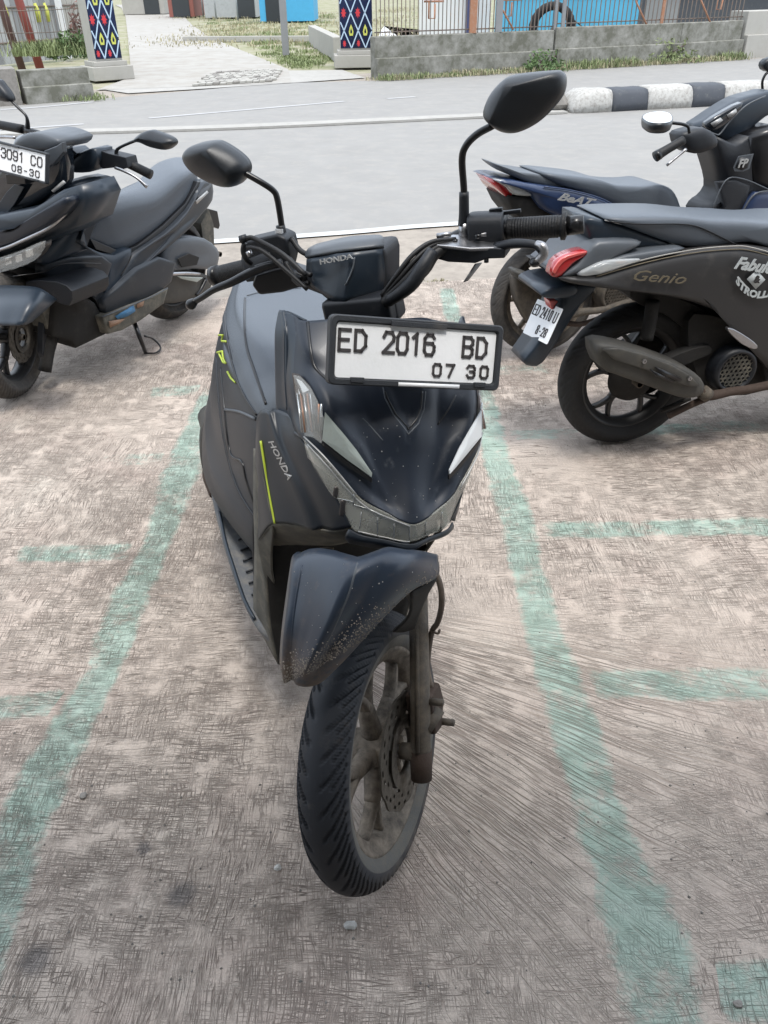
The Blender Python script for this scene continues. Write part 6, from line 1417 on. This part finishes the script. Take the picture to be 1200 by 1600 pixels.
for (u, v) in ((12, 408), (28, 404), (44, 396)): pslab('lamp_facet', S3([(u - 5, v - 5), (u + 6, v - 8), (u + 7, v + 4), (u - 4, v + 8)], -.030), .01, 'reflector', mode='S', parent=hlp)
# windscreen and instrument pod
pslab('windscreen', S3([(-60, 300), (-10, 262), (20, 232), (28, 212), (60, 208), (92, 224), (98, 236), (100, 282), (86, 300), (60, 320), (30, 338), (0, 352), (-60, 360)], -.22), .05, 'smoked_screen', mode='S', crown=.03, sm=2)
pslab('instrument_pod', S3([(22, 226), (34, 212), (54, 207), (78, 212), (95, 222), (86, 234), (66, 236), (40, 234)], -.20), .16, 'silver_plastic', mode='S', crown=.012, sm=2)
pslab('screen_edge', S3([(68, 236), (88, 228), (97, 222), (99, 238), (84, 256), (74, 262)], -.165), .02, 'silver_plastic', mode='S', sm=1)
pslab('screen_glint', S3([(-20, 345), (10, 300), (22, 288), (38, 292), (22, 320), (6, 340), (-14, 352)], -.168), .004, 'matte_paint', mode='S', sm=1)
pslab('screen_badge', S3([(80, 298), (98, 282), (102, 286), (84, 301)], -.150), .004, 'logo_silver', mode='S', bevel=0)
pslab('inner_body', [(62, 402, .10), (96, 340, .12), (150, 300, .16), (176, 310, .17), (150, 350, .16), (136, 385, .16), (172, 410, .16), (166, 465, .15), (120, 455, .14), (80, 436, .11)], .22, 'side_paint', sm=1)
# side of the front: wide shield running back from the nose
pslab('side_shield', [(100, 296, .16), (125, 284, .20), (168, 274, .22), (177, 282, .23), (174, 300, .23), (150, 335, .22), (132, 360, .22), (124, 380, .22), (136, 390, .21), (100, 402, .18), (70, 414, .14), (58, 402, .13), (80, 370, .14), (110, 330, .16)], .05, 'matte_paint', crown=.012, sm=2)
tube('signal_strip', PX, PL([(96, 352, .175), (112, 328, .195), (124, 314, .21)]), [.002, .006, .005], 'drl_white', lef, n=6)
pslab('lower_shield', [(70, 412, .14), (110, 402, .19), (160, 400, .21), (175, 412, .21), (166, 440, .20), (150, 466, .19), (128, 452, .19), (108, 432, .17), (70, 430, .14)], .05, 'side_paint', crown=.008, sm=1)
tube('shield_joint', PX, PL([(20, 432, .10), (70, 424, .17), (100, 412, .205), (158, 412, .232)]), .0025, 'gloss_black', lef, n=5)
pslab('wheel_arch', [(76, 430, .12), (100, 428, .16), (118, 452, .17), (148, 474, .17), (164, 502, .17), (168, 520, .17), (118, 544, .15), (112, 534, .15), (80, 525, .12), (84, 480, .12)], .28, 'dark_cavity', crown=.012, sm=1)
pslab('arch_inner', [(62, 470, .10), (84, 474, .10), (90, 528, .10), (78, 525, .10)], .2, 'dusty_plastic')
pslab('knee_shield', [(102, 420, .15), (130, 448, .17), (150, 470, .17), (166, 505, .165), (164, 460, .17), (150, 440, .17)], .03, 'black_plastic', sm=1)
# centre tunnel, floor and lower flank
pslab('tunnel_cover', [(128, 382, .12), (150, 392, .14), (178, 398, .15), (205, 388, .16), (200, 425, .16), (182, 455, .17), (160, 470, .17), (166, 440, .16), (160, 412, .15)], .24, 'matte_paint', crown=.012, sm=2)
pslab('flank_panel', [(160, 470, .195), (185, 448, .20), (215, 420, .20), (250, 402, .20), (275, 410, .20), (268, 440, .20), (240, 465, .20), (205, 480, .195), (165, 496, .19)], .30, 'side_paint', crown=.005, sm=1)
fl2 = pslab('footboard', [(160, 496, .215), (205, 478, .22), (235, 466, .22), (262, 452, .22), (256, 474, .22), (220, 500, .22), (190, 516, .215), (167, 522, .21)], .42, 'dusty_plastic', crown=.004)
pslab('flank_sticker', L3([(180, 494), (200, 482), (208, 475), (212, 486), (200, 494), (184, 499)], .226), .001, 'sticker_blue', parent=fl2, bevel=0)
pslab('flank_sticker', L3([(170, 502), (182, 500), (196, 498), (186, 506), (172, 512)], .2262), .001, 'sticker_orange', parent=fl2, bevel=0); pslab('flank_sticker', L3([(214, 474), (226, 468), (224, 478), (214, 482)], .2262), .001, 'sticker_orange', parent=fl2, bevel=0)
tube('footboard_edge', PX, PL([(160, 495, .222), (205, 477, .226), (240, 462, .226), (262, 450, .226)]), .003, 'silver_plastic', lef, n=5)
# seat and tail
seatp = loft('seat', PX, [[PX.L(*q) for q in r] for r in (
    [(133, 352, .05), (148, 340, -.04), (148, 340, -.05), (140, 372, -.05), (140, 372, .05), (136, 374, .08)],
    [(160, 316, .09), (176, 304, -.07), (186, 306, -.08), (176, 370, -.09), (180, 392, .09), (172, 372, .11)],
    [(196, 306, .12), (212, 286, -.09), (226, 286, -.10), (214, 360, -.10), (212, 386, .11), (205, 352, .14)],
    [(240, 298, .13), (236, 262, -.10), (262, 262, -.11), (262, 330, -.10), (250, 356, .12), (252, 330, .15)],
    [(280, 272, .12), (262, 250, -.08), (285, 250, -.09), (288, 290, -.09), (288, 318, .11), (290, 292, .13)],
    [(302, 262, .07), (288, 248, -.04), (298, 248, -.05), (306, 264, -.05), (308, 288, .07), (308, 272, .08)])], 'seat_vinyl', lef, n=5, m_=4)
tube('seat_seam', PX, PL([(160, 318, .105), (182, 318, .125), (215, 318, .14), (240, 312, .15)]), .002, 'gloss_black', seatp, n=5)
pslab('seat_base', [(140, 372, .10), (168, 384, .12), (190, 394, .13), (214, 384, .15), (255, 352, .16), (290, 318, .15), (310, 284, .13), (314, 284, .13), (296, 326, .15), (258, 364, .165), (216, 394, .155), (188, 402, .14), (150, 390, .12)], .22, 'gloss_black', sm=1)
pslab('tail_cover', [(208, 398, .165), (255, 366, .18), (292, 330, .17), (312, 296, .15), (322, 282, .12), (332, 288, .10), (332, 312, .10), (318, 330, .12), (296, 356, .15), (262, 386, .175), (230, 410, .18), (200, 438, .18), (176, 458, .17), (190, 426, .165)], .26, 'side_paint', crown=.018, sm=2)
pslab('grab_handle', [(308, 300, .15), (318, 280, .11), (333, 286, .10), (326, 296, .12), (308, 314, .155)], .02, 'silver_plastic', crown=.006, sm=1)
pslab('tail_badge', [(306, 314, .164), (324, 298, .14), (326, 301, .14), (308, 319, .164)], .004, 'logo_silver', bevel=0)
tube('tail_joint', PX, PL([(206, 398, .19), (200, 412, .19), (188, 432, .185)]), .0025, 'gloss_black', lef, n=5)
# rear wheel, swing unit, rear hugger
rwl = lathe('rear_wheel', PX, (0, -1.313, .25), [(-.08, .01), (-.08, .013), (.08, .013), (.08, .01)], 'muddy_metal', lef, n=16)
rc = PX.inv(G(272, 497)); rcs = rc[1] - .02
tyre_mesh(PX, (0, rcs, .25), .25, .062, .178, 'old_rubber', rwl, na=240); rim(PX, (0, rcs, .25), .180, .042, 'black_rim', rwl, spokes=5)
pslab('belt_case', [(262, 378, .15), (290, 370, .15), (318, 372, .14), (339, 388, .12), (342, 404, .12), (334, 420, .13), (300, 420, .15), (264, 424, .15), (250, 410, .15)], .08, 'silver_plastic', crown=.02, sm=2)
pslab('case_hollow', L3([(278, 404), (296, 396), (312, 402), (308, 414), (284, 418)], .178), .006, 'dark_cavity', sm=1)
pslab('final_drive', [(258, 430, .14), (300, 424, .14), (328, 432, .13), (332, 442, .13), (322, 456, .14), (290, 470, .14), (256, 474, .14), (240, 460, .14)], .08, 'muffler_grey', crown=.012, sm=2)
tube('footpeg', PX, PL([(262, 428, .19), (290, 427, .20), (312, 428, .20)]), [.009, .008, .006], 'steel', lef, n=8); pslab('peg_plate', [(278, 432, .185), (318, 434, .18), (308, 441, .18), (284, 436, .185)], .01, 'drl_grey')
tube('swing_pivot', PX, PL([(322, 436, .15), (314, 452, .15), (306, 462, .15)]), .010, 'gloss_black', lef, n=8)
pslab('rear_mudguard', [(314, 350, .04), (326, 326, .04), (334, 350, .04), (336, 400, .04), (326, 410, .04), (318, 380, .04)], .08, 'dusty_plastic', sm=1)
pslab('rear_plate', [(326, 326, -.02), (340, 330, -.02), (344, 352, -.02), (342, 358, -.02), (328, 352, -.02)], .10, 'gloss_black', sm=0)
tube('side_stand', PX, [PX.L(208, 500, .17), PX.L(218, 526, .24), PX.w((0, 0, 0)) * 0 + PX.inv(G(228, 552))], [.012, .010, .009], 'gloss_black', lef, n=10, smooth_path=False)
tube('stand_foot', PX, [PX.inv(G(228, 552, .01)), PX.inv(G(244, 551, .01)), PX.inv(G(251, 543, .02)), PX.inv(G(240, 530, .06)), PX.inv(G(226, 525, .10))], .0045, 'gloss_black', lef, n=8)
# bars, mirrors, screens
pslab('handlebar_cover', S3([(104, 262), (118, 244), (134, 234), (152, 234), (150, 264), (128, 270), (110, 268)], -.36), .08, 'matte_paint', mode='S', crown=.015, sm=2)
pslab('bar_shroud', S3([(98, 232), (110, 232), (120, 240), (104, 256), (99, 250)], -.34), .08, 'matte_paint', mode='S', sm=1)
pslab('switch_housing', S3([(153, 234), (170, 240), (196, 246), (200, 262), (186, 266), (178, 262), (160, 264), (152, 256)], -.38), .06, 'black_plastic', mode='S', sm=0)
tube('grip', PX, PS([(190, 250, -.41), (214, 262, -.42), (236, 273, -.43)]), [.018, .017, .018], 'grip_rubber', lef, n=16); tube('brake_lever', PX, PS([(180, 262, -.36), (196, 268, -.355), (214, 278, -.36), (230, 292, -.37)]), [.006, .006, .005, .008], 'steel', lef, n=8)
tube('mirror_stem', PX, PS([(183, 245, -.40), (182, 236, -.40), (188, 230, -.40), (206, 222, -.40), (218, 218, -.40)]), [.010, .007, .0055, .0055, .0055], 'gloss_black', lef, n=8)
mirror_shell('mirror', PX, PS([(210, 220, -.40), (222, 208, -.40), (236, 203, -.40), (248, 206, -.40), (268, 214, -.40), (275, 221, -.40), (272, 228, -.40), (260, 234, -.40), (238, 230, -.40), (222, 223, -.40)]), .035, 'mirror_back', lef, ridge=(PX.S(228, 213, -.40), PX.S(262, 222, -.40)))
tube('mirror_stem', PX, PS([(43, 200, -.40), (43, 190, -.40), (40, 180, -.40), (28, 168, -.40), (16, 156, -.40)]), [.011, .008, .0055, .0055, .0055], 'gloss_black', lef, n=8)
mirror_shell('mirror', PX, PS([(-20, 130, -.40), (-2, 124, -.40), (8, 134, -.40), (18, 148, -.40), (20, 158, -.40), (8, 158, -.40), (-14, 150, -.40)]), .03, 'mirror_back', lef)
tube('grip', PX, PS([(-30, 190, -.45), (4, 196, -.45), (36, 202, -.45)]), .017, 'grip_rubber', lef, n=14); tube('brake_lever', PX, PS([(-30, 216, -.38), (5, 214, -.38), (24, 215, -.38)]), .006, 'steel', lef, n=8)
tube('handlebar', PX, PS([(36, 202, -.45), (80, 215, -.45), (120, 235, -.43), (190, 250, -.41)]), .013, 'gloss_black', lef, n=8)
c = [PX.w(PX.S(*p)) for p in ((-42, 210, -.115), (82, 241, -.115), (66, 285, -.09), (-52, 256, -.09))]
plate_on(*c, [('ED', .10, .50, .30, .058, .030, .045), ('3091', .42, .50, .30, .055, .022, .045), ('CO', .80, .50, .30, .055, .026, .045), ('08-30', .56, .15, .20, .045, .030, .036)], lef, frame_w=.007)
pslab('plate_bracket', S3([(8, 272), (38, 275), (40, 288), (10, 288)], -.13), .05, 'gloss_black', mode='S')
